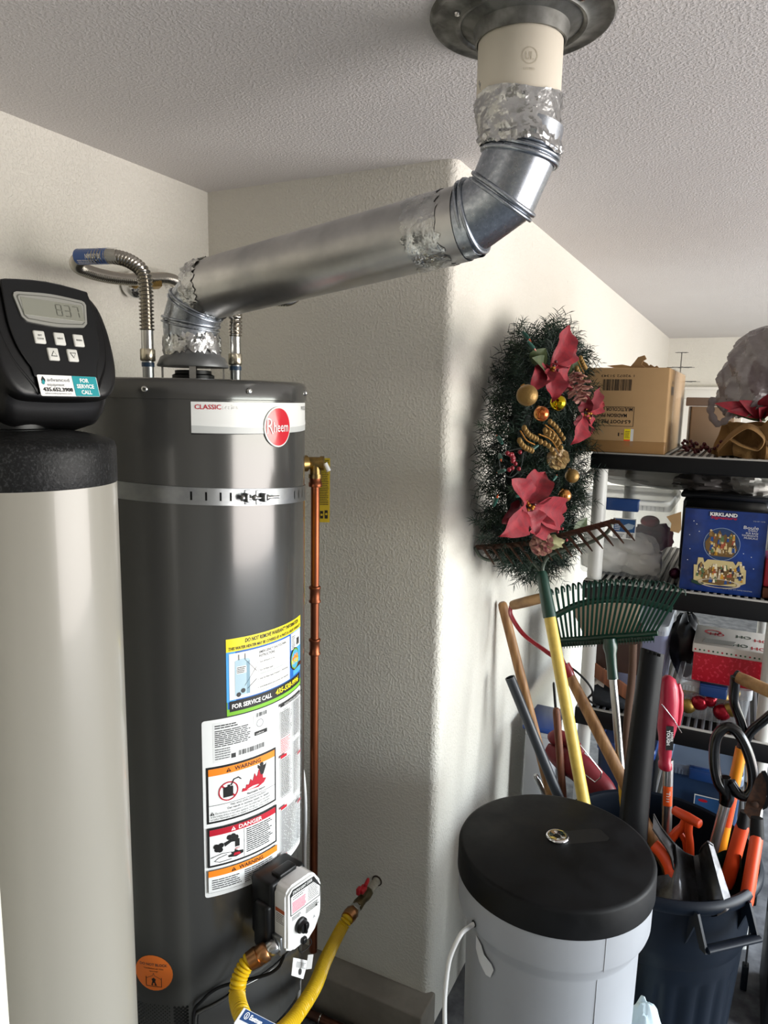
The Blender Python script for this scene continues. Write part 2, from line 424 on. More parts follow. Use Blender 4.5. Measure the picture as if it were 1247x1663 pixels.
nn = 40
for rr, hh in ((1, .0008), (1, .003), (.93, .0036), (.0001, .0036)):
    for i in range(nn): a = 2*pi*i/nn; vs.append(d.fn(.0405*rr*cos(a)*1.0, .0415*rr*sin(a), hh))
fs = [(k*nn+i, k*nn+(i+1) % nn, (k+1)*nn+(i+1) % nn, (k+1)*nn+i) for k in range(3) for i in range(nn)]
REDG = mat('badge_red', '#c01527', .25, coat=.5); d.mb.add(vs, fs[:nn*2], LG2); d.mb.add(vs, fs[nn*2:], REDG)
d.h = .0044; d.text('R', -.034, -.014, .034, WHT, width=.017, bold=-.01); d.text('heem', -.0155, -.010, .021, WHT, width=.046)
part('oval_badge', d.mb, wh, smooth=60, label='red oval badge with white script')
# yellow and blue service label
W = d2s(-34.6, 16.6); Hh = .166; d = hdec(-34.6, 1.243); d.sheet(0, 0, W, Hh, BLU)
SKY = mat('ink_sky', '#4aa0e0', .45); d.rect(W*.82, .035, W, .138, SKY); d.rect(0, .03, .02, .138, SKY); d.lay()
d.rect(0, 0, W, .0145, GRN); d.rect(0, .0145, .0015, .03, GRN); d.rect(0, .138, W, Hh, YEL); d.lay()
d.rect(.006, .008, W-.006, .031, BLK); d.rect(.006, .034, .172, .134, WHT); d.rect(.178, .098, W-.004, .136, WHT); d.lay()
d.text('DO NOT REMOVE WARRANTY INFORMATION', W/2+.012, .1535, .0085, BLK, width=.172, align='c', bold=.02, italic=.1)
d.text('THIS WATER HEATER MAY BE COVERED BY A PARTS & LABOR WARRANTY', W/2, .1415, .0062, BLK, width=W*.96, align='c', bold=.02, italic=.1)
d.text('FOR SERVICE CALL', .011, .0145, .0095, WHT, width=.098, bold=.03); d.text('435-538-9996', .120, .0145, .0115, YEL, width=.095, bold=.03, italic=.15)
d.text('EMERGENCY SHUTDOWN', .075, .122, .0055, BLK, width=.082, bold=.015); d.text('INSTRUCTIONS:', .075, .1135, .0055, BLK, width=.045, bold=.015)
for i, (t1, n_) in enumerate((('1.  Turn Off Electric or Gas', 2), ('2.  Turn Off Water Supply', 1), ('3.  Drain The Water Heater If Necessary To Avoid Damage', 2), ('4.  Call the Number Below for Same Day Service / Repair / Replacement', 1))):
    yy = .101-.0185*i; d.text(t1, .071, yy, .0036, DG, width=min(.095, .0017*len(t1)), bold=.01); d.lines(.078, yy-.010, .150, yy-.002, 2 if n_ == 2 else 1, LG, .45, seed=i)
TANKC = mat('ink_pale_blue', '#a9c3cf', .5); TANKD = mat('ink_pale_blue_deep', '#7d9dae', .5)
d.rect(.018, .041, .052, .115, TANKC); d.rect(.044, .041, .052, .115, TANKD); d.disc(.035, .115, .017, TANKC, ry=.005); d.lay()
d.rect(.022, .088, .044, .104, WHT); d.lay(); d.lines(.023, .089, .043, .103, 4, DG, .5); d.rect(.026, .118, .028, .130, GRY); d.rect(.040, .118, .042, .130, GRY); d.disc(.036, .050, .005, DG); d.disc(.026, .043, .005, DG)
for (x0, y0, x1, y1) in ((.040, .118, .068, .086), (.040, .06, .068, .095), (.046, .052, .068, .068)):
    q = .0006; d.poly([(x0, y0-q), (x1, y1-q), (x1, y1+q), (x0, y0+q)], BLK)
cxr, cyr = .196, .074
d.disc(cxr, cyr, .021, BLK, ry=.026); d.lay(); d.disc(cxr, cyr, .019, GRN, ry=.024, r0=.9); d.disc(cxr, cyr, .0168, SKY, ry=.021); d.lay()
d.poly([(cxr-.016, cyr-.004), (cxr+.016, cyr-.002), (cxr+.012, cyr+.010), (cxr+.006, cyr+.012), (cxr+.004, cyr+.004), (cxr, cyr+.013), (cxr-.005, cyr+.010), (cxr-.008, cyr+.004), (cxr-.012, cyr+.009)], ORG); d.lay()
d.text('FLOWERS', cxr, cyr-.010, .009, YEL, width=.034, align='c', bold=.03); d.poly([(.176, .060), (.190, .048), (W, .050), (W, .058)], COPPERD)
d.lines(.180, .100, .198, .130, 8, GRY, .4); d.text('II', .205, .104, .016, DG, width=.012, bold=.02)
part('service_sticker', d.mb, wh, smooth=60, label='yellow and blue service call sticker with phone number')
# big white warning label
W = d2s(-46.1, 17); Hh = .4; d = hdec(-46.1, .84)
PAPER = mat('label_paper', '#e9ebea', .4); d.sheet(0, 0, W, Hh, PAPER, r=.006)
X = lambda th: d2s(-46.1, th); Z = lambda z: z-.84
def frame_rect(x0, y0, x1, y1, t, m, inner=None):
    d.rect(x0, y0, x1, y1, m); d.lay(); d.rect(x0+t, y0+t, x1-t, y1-t, inner or PAPER); d.lay()
RP = mat('label_paper_inner', '#dfe1e0', .35)
d.rect(.022, .305, .150, .393, RP); d.lay()
d.lines(.026, .338, .150-.045, .376, 9, DG, .5, .12, seed=5); d.lines(.026, .378, .08, .388, 2, DG, .5, .2, seed=6); d.bars(.118, .384, .146, .393, DG, n=16); d.lines(.026, .31, .060, .336, 5, GRY, .5, .3, seed=8)
d.rect(.112, .345, .1125, .392, GRY); d.disc(.128, .369, .009, GRY, r0=.85); d.rect(.114, .343, .147, .352, BLK); d.bars(.076, .311, .140, .322, DG, n=34); d.rect(.060, .309, .070, .319, DG); d.lay(); d.text('conforms', .118, .345, .004, WHT, width=.02)
# WARNING panel
x0, x1, y0, y1 = X(-44.6), X(-8), Z(1.010), Z(1.137)
frame_rect(x0, y0, x1, y1, .0045, BLK); d.rect(x0+.0045, y1-.020, x1-.0045, y1-.0045, ORG); d.lay()
d.text('WARNING', (x0+x1)/2+.008, y1-.0165, .0085, BLK, width=.062, align='c', bold=.02)
tri = lambda x, y, s, m, m2: (d.poly([(x-s, y-s*.8), (x+s, y-s*.8), (x, y+s*.9)], m), d.lay(), d.rect(x-s*.12, y-s*.3, x+s*.12, y+s*.4, m2), d.rect(x-s*.12, y-s*.62, x+s*.12, y-s*.42, m2))
tri(x0+.047, y1-.0125, .0055, BLK, ORG)
d.rect(x0+.0045, y0+.040, x1-.0045, y0+.0408, BLK)
cxx, cyy = x0+.046, y0+.067; d.rect(cxx-.011, cyy-.013, cxx+.010, cyy+.010, BLK); d.rect(cxx-.002, cyy+.010, cxx+.004, cyy+.014, BLK); d.lay()
d.disc(cxx, cyy, .0215, RED, r0=.88); q = .0013; d.poly([(cxx-.015-q, cyy+.015-q), (cxx+.015-q, cyy-.015-q), (cxx+.015+q, cyy-.015+q), (cxx-.015+q, cyy+.015+q)], RED)
d.mb.tube([d.fn(a, c_, d.h) for a, c_ in ((cxx+.006, cyy+.012), (cxx+.012, cyy+.024), (cxx+.022, cyy+.026), (cxx+.028, cyy+.020))], .0012, BLK, n=6)
fl = [(.075, 0), (.078, .008), (.084, .006), (.086, .014), (.092, .012), (.096, .024), (.101, .017), (.106, .034), (.111, .022), (.117, .040), (.120, .026), (.126, .036), (.127, .015), (.136, .012), (.130, .004), (.115, -.002)]
d.poly([(x0+a, y0+.056+c_) for a, c_ in fl], RED); d.lay()
d.disc(x0+.124, y0+.104, .0045, BLK); d.poly([(x0+a, y0+c_) for a, c_ in ((.114, .098), (.118, .094), (.122, .080), (.128, .080), (.134, .094), (.137, .104), (.133, .100), (.127, .100), (.120, .100), (.114, .106))], BLK)
d.text('Flammable Vapors', x0+.110, y0+.046, .0045, BLK, width=.045, align='c', bold=.02)
d.text('FIRE AND EXPLOSION HAZARD', (x0+x1)/2+.01, y0+.033, .0045, BLK, width=.085, align='c'); d.text('Can result in serious injury or death', (x0+x1)/2+.01, y0+.0265, .0045, BLK, width=.10, align='c', bold=.01)
tri(x0+.0115, y0+.0225, .0045, BLK, PAPER)
d.text('Do not store or use gasoline or other flammable vapors and liquids', x0+.018, y0+.0195, .0045, BLK, width=.128); d.text('in the vicinity of this or any other appliance. Storage of or use of gasoline', x0+.008, y0+.0132, .0045, BLK, width=.138); d.text('or other flammable vapors or liquids in the vicinity of this or any', x0+.008, y0+.0072, .0045, BLK, width=.135)
# DANGER panel
y0, y1 = Z(.9105), Z(1.001)
frame_rect(x0, y0, x1, y1, .0045, BLK); d.rect(x0+.0045, y1-.0185, x1-.0045, y1-.0045, RED); d.lay()
d.text('DANGER', (x0+x1)/2+.012, y1-.0155, .0085, WHT, width=.056, align='c', bold=.02); tri(x0+.055, y1-.0115, .0052, WHT, RED)
d.rect(x0+.078, y0+.005, x0+.0787, y1-.0185, BLK)
fx, fy = x0+.046, y0+.043
for ox, oy in ((-.026, -.004), (-.018, .004), (-.020, -.006), (-.028, .003), (.0, .018), (.008, .019), (.014, .014)): d.disc(fx+ox, fy+oy, .0058, BLK)
d.poly([(fx-.010, fy-.001), (fx+.004, fy+.006), (fx+.022, fy+.004), (fx+.022, fy+.009), (fx+.006, fy+.014), (fx-.012, fy+.008)], BLK); d.rect(fx+.012, fy-.008, fx+.022, fy+.006, BLK)
d.mb.tube([d.fn(a, c_, d.h) for a, c_ in ((x0+.006, y0+.022), (x0+.03, y0+.028), (x0+.076, y0+.022))], .0006, BLK, n=5); d.mb.tube([d.fn(a, c_, d.h) for a, c_ in ((x0+.050, y0+.010), (x0+.025, y0+.009), (x0+.014, y0+.013), (x0+.022, y0+.019), (x0+.04, y0+.023))], .0006, BLK, n=5)
d.poly([(fx-.002, fy-.028), (fx+.014, fy-.031), (fx+.030, fy-.027), (fx+.030, fy-.020), (fx+.020, fy-.019), (fx+.012, fy-.013), (fx+.010, fy-.019), (fx+.003, fy-.018), (fx+.005, fy-.022), (fx-.004, fy-.024)], BLK); d.lay()
d.poly([(fx+.008, fy-.027), (fx+.024, fy-.028), (fx+.022, fy-.022), (fx+.010, fy-.021)], RED); d.text('HOT', fx+.017, fy-.014, .004, RED, width=.010, align='c', bold=.02)
d.lines(x0+.084, y0+.012, x1-.012, y1-.021, 12, DG, .45, .25, seed=11)
# lower WARNING
y0, y1 = Z(.852), Z(.904); 
frame_rect(x0, y0, x1, y1, .0007, BLK); d.rect(x0+.0007, y1-.015, x1-.0007, y1-.0007, ORG); d.lay()
d.text('WARNING', (x0+x1)/2+.012, y1-.0125, .0085, BLK, width=.058, align='c', bold=.02); tri(x0+.054, y1-.0085, .0052, BLK, ORG)
d.lines(x0+.008, y0+.006, x0+.072, y1-.021, 5, DG, .4, .2, seed=12); d.lines(x0+.078, y0+.002, x1-.012, y1-.018, 7, DG, .45, .2, seed=13)
# right instruction column
x0, x1 = X(-5.6), W-.004
d.rect(x0, .385, x1, .392, BLK); d.lay(); d.text('INSTALLATION AND OPERATION', x0+.014, .3866, .004, WHT, width=.075); d.rect(x0, .02, x0+.0005, .392, GRY)
d.text('Instructions', x0+.010, .376, .0045, DG, width=.03)
d.lines(x0+.002, .312, x0+.042, .374, 18, DG, .5, .15, seed=20); d.lines(x0+.002, .274, x0+.038, .310, 9, RED, .45, .25, seed=21); d.lines(x0+.050, .292, x1, .380, 24, GRY, .55, .15, seed=22)
d.lines(x0+.002, .168, x0+.042, .262, 25, DG, .5, .15, seed=23); d.lines(x0+.050, .150, x1, .284, 36, GRY, .5, .2, seed=24)
d.lines(x0+.002, .020, x1, .138, 34, GRY, .5, .12, seed=25)
for yy in (.264, .140, .0185): d.rect(x0, yy, x0+.022, yy+.007, RED)
for yy in (.262, .140): d.rect(x0+.070, yy-.02, x0+.090, yy-.015, RED)
part('warning_label', d.mb, wh, smooth=60, label='large white warning and danger label with orange headers')
# orange disc
d = hdec(-71.2, .667); d.h = .0008
OR2 = mat('ink_orange_disc', '#e8762a', .5); d.disc(0, 0, .0425, OR2); d.lay(); d.text('DO NOT BLOCK', 0, .017, .0062, DG, width=.062, align='c', bold=.02); d.text('Ventilation air inlet', 0, .009, .004, BLK, width=.045, align='c'); d.text('openings', 0, .003, .004, BLK, width=.02, align='c')
for (a, c_, e, f_) in ((-.018, -.032, -.0165, -.010), (.0165, -.032, .018, -.010), (-.018, -.033, .018, -.0315)): d.rect(a, c_, e, f_, BLK)
d.poly([(-.006, -.030), (-.002, -.030), (-.002, -.024), (.002, -.024), (.002, -.030), (.007, -.030), (.003, -.020), (.005, -.015), (0, -.011), (-.005, -.015), (-.003, -.020)], BLK)
d.mb.tube([d.fn(a, c_, d.h) for a, c_ in ((-.017, -.014), (-.002, -.006), (0, .0))], .0004, BLK, n=4); d.mb.tube([d.fn(a, c_, d.h) for a, c_ in ((.017, -.014), (.002, -.006), (0, .0))], .0004, BLK, n=4)
part('round_orange_sticker', d.mb, wh, smooth=60, label='round orange do not block sticker')
# black and yellow label round the far side, only its edge in view
d = hdec(33, 1.41); d.sheet(0, 0, .12, .28, mat('ink_deep_yellow', '#c9b21c', .45), r=.004); d.lay(); d.lines(.01, .02, .11, .26, 22, BLK, .4)
part('side_sticker', d.mb, wh, smooth=60, label='tall yellow sticker on the side')
# draft hood on legs over the flue collar
DHX, DHY = HX-.0, HY+.0
q = at(311, 560, 1, HY)
DC = Matrix.Translation((HX+.009, HY+.006, 0))
b = MB(); b.lathe([(.077, 1.963), (.078, 1.966), (.070, 1.984), (.062, 1.988), (.060, 1.992), (.059, 2.0)], mat('hood_grey', '#707273', .4, metal=.5), DC, n=48, caps=False)
b.lathe([(.0001, 1.964), (.077, 1.963)], GREYD, DC, n=48, caps=False)
hood = part('draft_hood', b, wh)
for a in (-50, 40, 130, 220):
    a = radians(a); c_ = V((HX+.009+.066*cos(a), HY+.006+.066*sin(a), 0)); t_ = V((-sin(a), cos(a), 0))
    b = MB(); b.box((0, 0, 1.950), (.004, .014, .040), STEEL, Matrix.Translation(c_) @ Matrix.Rotation(a, 4, 'Z')); part('hood_leg', b, hood)
b = MB(); b.lathe([(.046, 1.930), (.046, 1.945), (.040, 1.948), (.040, 1.955), (.036, 1.956), (.036, 1.94), (.001, 1.94)], BLACK, DC, n=40, caps=False); part('flue_collar', b, wh)
b = MB(); b.lathe([(.028, 1.93), (.028, 1.934), (.001, 1.934)], GREYD, Matrix.Translation((HX-.02, HY-.11, 0)), n=24, caps=False); part('plug', b, wh)
# gas control: dark bracket box on the jacket and a white cover
WP = mat('white_plastic', '#dcdcda', .35, coat=.2)
ph = radians(-12); nrm = V((cos(ph), sin(ph), 0)); tan = V((-sin(ph), cos(ph), 0))
cc = V((HX, HY, .795))+nrm*(HR+.068)
CM = frame(cc, nrm, tan) @ Matrix.Diagonal((1.04, 1.1, 1, 1))      # x along the jacket, y up, z outward
def vfr(): return CM
b = MB(); b.rbox((-.010, .010, -.030), (.100, .13, .066), .008, BLACK, CM); b.rbox((-.045, -.02, -.022), (.05, .10, .045), .008, BLACK, CM)
b.rbox((-.01, .073, -.012), (.05, .02, .028), .004, BLACK, CM)
gc = part('gas_control', b, wh)
out = [(-.050, -.056), (-.028, -.070), (.018, -.070), (.030, -.050), (.052, -.035), (.055, -.02), (.055, .040), (.032, .070), (.024, .074), (-.036, .074), (-.050, .062)]
bm = bmesh.new(); vv = [bm.verts.new((x, y, z)) for z in (-.004, .038) for x, y in out]; k = len(out)
bm.faces.new(vv[:k][::-1]); bm.faces.new(vv[k:]); [bm.faces.new((vv[i], vv[(i+1) % k], vv[k+(i+1) % k], vv[k+i])) for i in range(k)]
bmesh.ops.bevel(bm, geom=[e for e in bm.edges if max(v.co.z for v in e.verts) > 0], offset=.005, segments=3, affect='EDGES')
bm.verts.index_update(); b = MB(); b.add([v.co.copy() for v in bm.verts], [[v.index for v in f.verts] for f in bm.faces], WP, CM); bm.free()
cov = part('cover', b, gc, label='white cover with pilot light instructions')
d = Decal(lambda s, t, h: CM @ V((s, t, .038+h)), .02); d.h = .0004
d.poly([(-.038, .012), (.048, .012), (.050, .034), (.030, .064), (-.032, .066), (-.040, .058)], BLK); d.lay(); d.poly([(-.036, .014), (.046, .014), (.048, .033), (.029, .052), (-.031, .054), (-.037, .052)], WHT); d.lay()
PNK = mat('ink_pink', '#d2506e', .5)
d.text('STATUS LIGHT CODE', -.004, .0565, .0055, WHT, width=.056, align='c', bold=.02); d.lines(-.034, .016, .006, .040, 8, PNK, .6, .1, words=False, seed=3); d.lines(-.032, .043, .004, .052, 2, DG, .4, .2, seed=3); d.lines(.012, .018, .044, .052, 9, DG, .4, .2, seed=4); d.rect(.008, .015, .0086, .052, BLK)
d.lines(-.034, .000, -.008, .009, 3, DG, .35, .2, seed=9); d.lines(.006, -.006, .046, .008, 4, DG, .35, .2, seed=10); d.text('A', .028, -.028, .006, GRY); d.poly([(.034, -.004), (.038, .002), (.040, -.006)], BLK)
part('printed_panel', d.mb, cov, label='pilot light instruction panel')
d = Decal(lambda s, t, h: CM @ V((-.050-h, t, s)), .02); d.rect(.006, -.006, .034, .028, WHT, .0006); d.h = .0009; d.rect(.006, .020, .034, .028, mat('ink_rust', '#b3552a', .5)); d.lines(.008, -.004, .032, .018, 6, DG, .4)
part('side_notice', d.mb, cov)
b = MB(); b.lathe([(.0155, 0), (.0155, .006), (.0125, .008), (.0115, .016), (.0001, .017)], BLACK, CM @ Matrix.Translation((-.010, -.020, .038)), n=28); b.rbox((-.010, -.020, .056), (.006, .021, .006), .0015, BLACK, CM)
part('knob', b, gc)
b = MB(); b.rbox((-.002, -.058, .041), (.013, .013, .010), .003, BLACK, CM); part('igniter_button', b, gc)
b = MB(); b.rbox((.053, -.035, .015), (.014, .022, .02), .003, BLACK, CM); part('dial_stop', b, gc)
b = MB(); b.rbox((-.046, -.050, .010), (.022, .040, .034), .003, ZINC, CM); part('inlet_block', b, gc)
# black cable and little data tag under the valve
b = MB(); b.tube(bez([CM @ V(p) for p in ((-.02, -.066, .0), (-.03, -.10, .005), (-.055, -.125, -.01))]+[G1(-40, .625, .008), G1(-49, .600, .008), G1(-52.5, .575, .008), G1(-52.8, .50, .008)], 8), .0035, BLACKR, n=8); part('igniter_cable', b, wh)
b = MB(); b.tube(bez([CM @ V(p) for p in ((.020, -.064, .03), (.026, -.085, .035), (.0, -.092, .03), (-.01, -.070, .03))], 8), .0012, BLACKR, n=6)
part('tag_wire', b, wh)
tg = [at(476, 1555, 0, .78), at(500, 1560, 0, .78), at(492, 1590, 0, .78), at(473, 1584, 0, .78)]
b = MB(); e1 = (tg[1]-tg[0]); e2 = (tg[3]-tg[0]); nn_ = e1.cross(e2).normalized()*.0006
b.add([p+nn_*k for k in (-1, 1) for p in tg], [(3, 2, 1, 0), (4, 5, 6, 7), (0, 1, 5, 4), (1, 2, 6, 5), (2, 3, 7, 6), (3, 0, 4, 7)], WP)
dd = Decal(lambda s, t, h: tg[3]+e1.normalized()*s-e2.normalized()*t-nn_*(1+h*3000), .02); 
dd.h = .001; L1, L2 = e1.length, e2.length
dd.lines(L1*.2, L2*.5, L1*.85, L2*.85, 5, DG, .35, .3); dd.disc(L1*.5, L2*.3, L1*.09, DG)
o_ = part('data_tag', b, wh); part('tag_print', dd.mb, o_)
b = MB(); b.box((0, 0, 0), (.012, .001, .035), WP, frame(at(503, 1562, 0, .80), (.1, .05, 1), (.7, .7, 0))); part('small_tag', b, wh)
# pipe nipples on the top: hot and cold
def nip(x, y, z1):
    b = MB(); F_ = Matrix.Translation((x, y, 0)); b.lathe([(.012, 1.93), (.012, z1)], ZINC, F_, n=20)
    b.lathe([(.0135, z1-.012), (.0135, z1-.003)], mat('thread_blue', '#26405a', .4), F_, n=20); return b
NL = (.380, -.658); NR = (.480, -.486)
part('water_nipple', nip(*NL, 1.972), wh); part('water_nipple', nip(*NR, 1.972), wh)
# stand
st = thing('heater_stand', 'dark steel stand under the water heater', 'stand', (HX, HY, -.06))
DK = mat('stand_steel', '#2b2c2e', .5, metal=.4)
b = MB(); b.rbox((HX, HY, .43), (.34, .34, .02), .004, DK); part('stand_top', b, st)
for sx_ in (-1, 1):
    for sy_ in (-1, 1):
        b = MB(); b.rbox((HX+sx_*.15, HY+sy_*.15, .18), (.03, .03, .48), .003, DK); part('leg', b, st)
# galvanised seismic strap round the tank

gs = hcyl(HR+.0008)
def zb(th): return 1.683-.0003*(th+24)
b = MB(); slots = [-48.4, -42.2, -36, -31.5, 8, 13, 19, 25]
edges = [-110]; 
ths = []
t_ = -118.0
while t_ < 62: ths.append(t_); t_ += 2.0
cols = sorted(set([round(x, 2) for x in ths]+[s_+o for s_ in slots for o in (-.45, .45)]))
vs = []; rows = (0, .009, .026, .034)
for th in cols: vs += [gs(th, zb(th)+z_, hh) for z_ in rows for hh in (0, .0016)]
fs = []
for i in range(len(cols)-1):
    mid = (cols[i]+cols[i+1])/2; a = i*8; c_ = a+8
    for k in range(3):
        if k == 1 and any(abs(mid-s_) < .45 for s_ in slots): continue
        fs.append((a+2*k+1, c_+2*k+1, c_+2*k+3, a+2*k+3)); fs.append((a+2*k, a+2*k+2, c_+2*k+2, c_+2*k))
    fs.append((a, c_, c_+1, a+1)); fs.append((a+7, c_+7, c_+6, a+6))
b.add(vs, fs, ZINC); ss = part('seismic_strap', b, wh, smooth=30, label='perforated galvanised strap with a tightening bolt')
for s_ in slots:
    b = MB(); b.add([gs(s_-.45, zb(s_)+.009, .0001), gs(s_+.45, zb(s_)+.009, .0001), gs(s_+.45, zb(s_)+.026, .0001), gs(s_-.45, zb(s_)+.026, .0001)], [(0, 1, 2, 3)], HOLE); part('slot', b, ss)
for th in (-25, -16.5):
    b = MB(); p = gs(th, zb(th)+.017, .009); fr_ = frame(p, p-V((HX, HY, p.z)), (-sin(radians(th)), cos(radians(th)), 0))
    b.rbox((0, 0, 0), (.006, .018, .018), .0015, ZINC, fr_); b.rbox((.006*(1 if th < -20 else -1), 0, -.007), (.014, .030, .002), .0008, ZINC, fr_); part('bracket', b, ss)
b = MB(); b.tube([gs(-27.5, zb(-20)+.017, .012), gs(-8, zb(-10)+.017, .012)], .003, STEEL, n=8); b.hexnut(gs(-15.5, zb(-15)+.017, .012), gs(-14.2, zb(-15)+.017, .012), .0065, STEEL); b.hexnut(gs(-27.8, zb(-27)+.017, .012), gs(-26.4, zb(-27)+.017, .012), .0065, STEEL)
b.hexnut(gs(-22, zb(-22)+.017, .012), gs(-20.6, zb(-22)+.017, .012), .0065, STEEL); part('bolt', b, ss)
# ================================================================ FLUE, WATER, RELIEF AND GAS PIPING
def dp(u, v, D): return CP+ray(u, v)*D
FOIL = mat('foil_tape', '#d4d5d3', .22, metal=1, bump=.7, bscale=30, bdist=.01, var2='#b9baba', vscale=30, rvar=.1)
DUCT = mat('duct_steel', '#d0cfcc', .30, metal=1, var2='#b5b5b4', vscale=9, rvar=.14)
GALV = mat('galvanised_elbow', '#b9bfc6', .27, metal=1, var2='#9da4ad', vscale=120, rvar=.06, detail=2)
GALVF = mat('galvanised_worn', '#8b8c88', .42, metal=.9, var2='#5f5f5a', vscale=25, rvar=.2, detail=6)
fv = thing('flue_vent_pipe', 'silver metal flue pipe rising from the heater and elbowing up into a cream vent', 'vent pipe', (.43, -.572, 1.98))
E0 = V((.430, -.572, 1.992)); E1 = V((.424, -.572, 2.060)); PA = V((.477, -.574, 2.128)); PB = V((1.075, -.600, 2.208)); VC = V((1.166, -.604, 2.335)); VT = V((1.163, -.604, 2.50))
R1, R2 = .060, .064
b = MB()
def sleeve(pts, rs, m, name, n=48, crink=0, seed=1, label=None, parent=None, open_=True):
    b = MB(); P = [V(p) for p in pts]; b.tube(P, rs, m, n=n, caps=not open_)
    if crink:
        rnd = random.Random(seed); N = len(P)
        for i in range(N):
            for j in range(n):
                k = i*n+j; c_ = P[i]; v = V(b.v[k]); d_ = (v-c_).normalized()
                a = crink*(rnd.random()**2+.5*max(0, sin(j*1.7+i*2.3+seed))*rnd.random()); e_ = (.006*(rnd.random()-.5)) if i in (0, N-1) else 0
                ax_ = (P[min(N-1, i+1)]-P[max(0, i-1)]).normalized(); b.v[k] = tuple(v+d_*a+ax_*e_*2)
    return part(name, b, parent or fv, smooth=40 if not crink else 25, label=label)
lin = lambda a, b_, n: [V(a).lerp(V(b_), i/n) for i in range(n+1)]
# lower collar and foil wrap
sleeve(lin(E0, E1, 4), R1-.001, GALV, 'collar')
sleeve(lin(E0-V((0, 0, .002)), E0+V((-.004, 0, .036)), 6), [R1+.001]*7, FOIL, 'foil_tape', n=72, crink=.0035, seed=3, label='crumpled foil tape at the draft hood')
# adjustable elbow: gores with rolled seams
def elbow(A, dA, B, dB, r, ngore, m, name, bead=.0035, extend=0):
    """mitred gores from point A (dir dA) to B (dir dB)"""
    dA = V(dA).normalized(); dB = V(dB).normalized(); k = (V(B)-V(A)).length*.55
    c0, c1, c2, c3 = V(A), V(A)+dA*k*.66, V(B)-dB*k*.66, V(B)
    cen = [((1-t)**3)*c0+3*t*(1-t)**2*c1+3*t*t*(1-t)*c2+t**3*c3 for t in [i/ngore for i in range(ngore+1)]]
    nor = []
    for i in range(ngore+1):
        if i == 0: nor.append(dA)
        elif i == ngore: nor.append(dB)
        else: nor.append(((cen[i]-cen[i-1]).normalized()+(cen[i+1]-cen[i]).normalized()).normalized())
    side = dA.cross(dB).normalized()
    def ring(c_, n_, rr, nn=56):
        x = side; y = n_.cross(x).normalized(); return [c_+x*rr*cos(2*pi*j/nn)+y*rr*sin(2*pi*j/nn) for j in range(nn)]
    root = None
    for i in range(ngore):
        b = MB(); vs = ring(cen[i], nor[i], r)+ring(cen[i+1], nor[i+1], r); nn = 56
        b.add(vs, [(j, (j+1) % nn, nn+(j+1) % nn, nn+j) for j in range(nn)], m)
        o = part('gore', b, root or fv) if root else part(name, b, fv)
        root = root or o
    for i in range(1, ngore):
        rr = ring(cen[i], nor[i], r+.0015); n_ = nor[i]
        b = MB(); b.tube([p+n_*.0045 for p in rr], bead, m, n=8, closed=True); b.tube([p-n_*.0045 for p in rr], bead*.7, m, n=8, closed=True); part('seam', b, root)
    return root
dD = (PB-PA).normalized(); PD = V((.735, -.032, 0)).normalized()
def pv(u, v):  # point of the vertical plane through both risers
    d = ray(u, v); n_ = V((.0435, 1, 0)); t = (V((.43, -.572, 0))-CP).dot(n_)/d.dot(n_); return CP+d*t
def gores(rings, r, m, name, bead=.0035):
    side = V((.0435, 1, 0)).normalized(); nn = 56; R_ = []
    for c_, t_ in rings:
        n_ = (V((0, 0, 1))*cos(radians(t_))+PD*sin(radians(t_))).normalized(); y = n_.cross(side).normalized(); R_.append((c_, n_, y))
    ring = lambda k, rr: [R_[k][0]+side*rr*cos(2*pi*j/nn)+R_[k][2]*rr*sin(2*pi*j/nn) for j in range(nn)]
    root = None
    for i in range(len(rings)-1):
        b = MB(); b.add(ring(i, r)+ring(i+1, r), [(j, nn+j, nn+(j+1) % nn, (j+1) % nn) for j in range(nn)], m); o = part('gore', b, root) if root else part(name, b, fv); root = root or o
    for i in range(1, len(rings)-1):
        n_ = R_[i][1]; rr = ring(i, r+.0012)
        for k_, bd in ((.0048, bead), (-.0048, bead*.75)):
            b = MB(); b.tube([p+n_*k_ for p in rr], bd, m, n=8, closed=True); part('seam', b, root)
    return root
gores([(E1, 0), (pv(310, 526), 12), (pv(319, 496), 32), (PA+dD*.002, 78)], R1+.001, GALV, 'lower_elbow', .003)
# foil on the joint of elbow and duct
sleeve(lin(PA-dD*.020, PA+dD*.018, 6), [R2+.001]*7, FOIL, 'foil_tape', n=64, crink=.0035, seed=9, label='crumpled foil tape on the lower joint')
sleeve(lin(PA, PB, 14), R2, DUCT, 'straight_duct', label='long brushed straight duct')
q0 = PA.lerp(PB, .86); q1_ = PA.lerp(PB, 1.0)
sleeve(lin(PA.lerp(PB, .845), PA.lerp(PB, .955), 10), [R2+.0012]*11, FOIL, 'foil_tape', n=64, crink=.0007, seed=5, label='flat foil tape band on the upper joint')
sleeve(lin(PA.lerp(PB, .94), PB+dD*.022, 3), R2-.002, GALV, 'duct_collar')
PB2 = PB+dD*.018
RC = pv(845, 250); ue = gores([(PB2-dD*.02, 83), (pv(767, 353), 76), (pv(815, 320), 36), (RC, 14)], R2-.003, GALV, 'upper_elbow', .0042)
b = MB(); e_ = frame(PB2-dD*.028+V((0, -.9, .1)).normalized()*(R2-.003), (0, -1, .15)); b.lathe([(.0035, 0), (.003, .0018), (.0001, .002)], STEEL, e_, n=10); part('rivet', b, ue)
for t_ in ((-.045, .09), (-.030, .075)):
    p = E1+V((t_[0]*0-.02, 0, t_[1]*.3)); b = MB(); dd_ = V((-.45, -.9, 0)).normalized(); b.lathe([(.003, 0), (.0025, .0014), (.0001, .0016)], STEEL, frame(E1+V((0, 0, -.01-t_[0]*.4))+dd_*R1, dd_), n=10); part('rivet', b, ue)
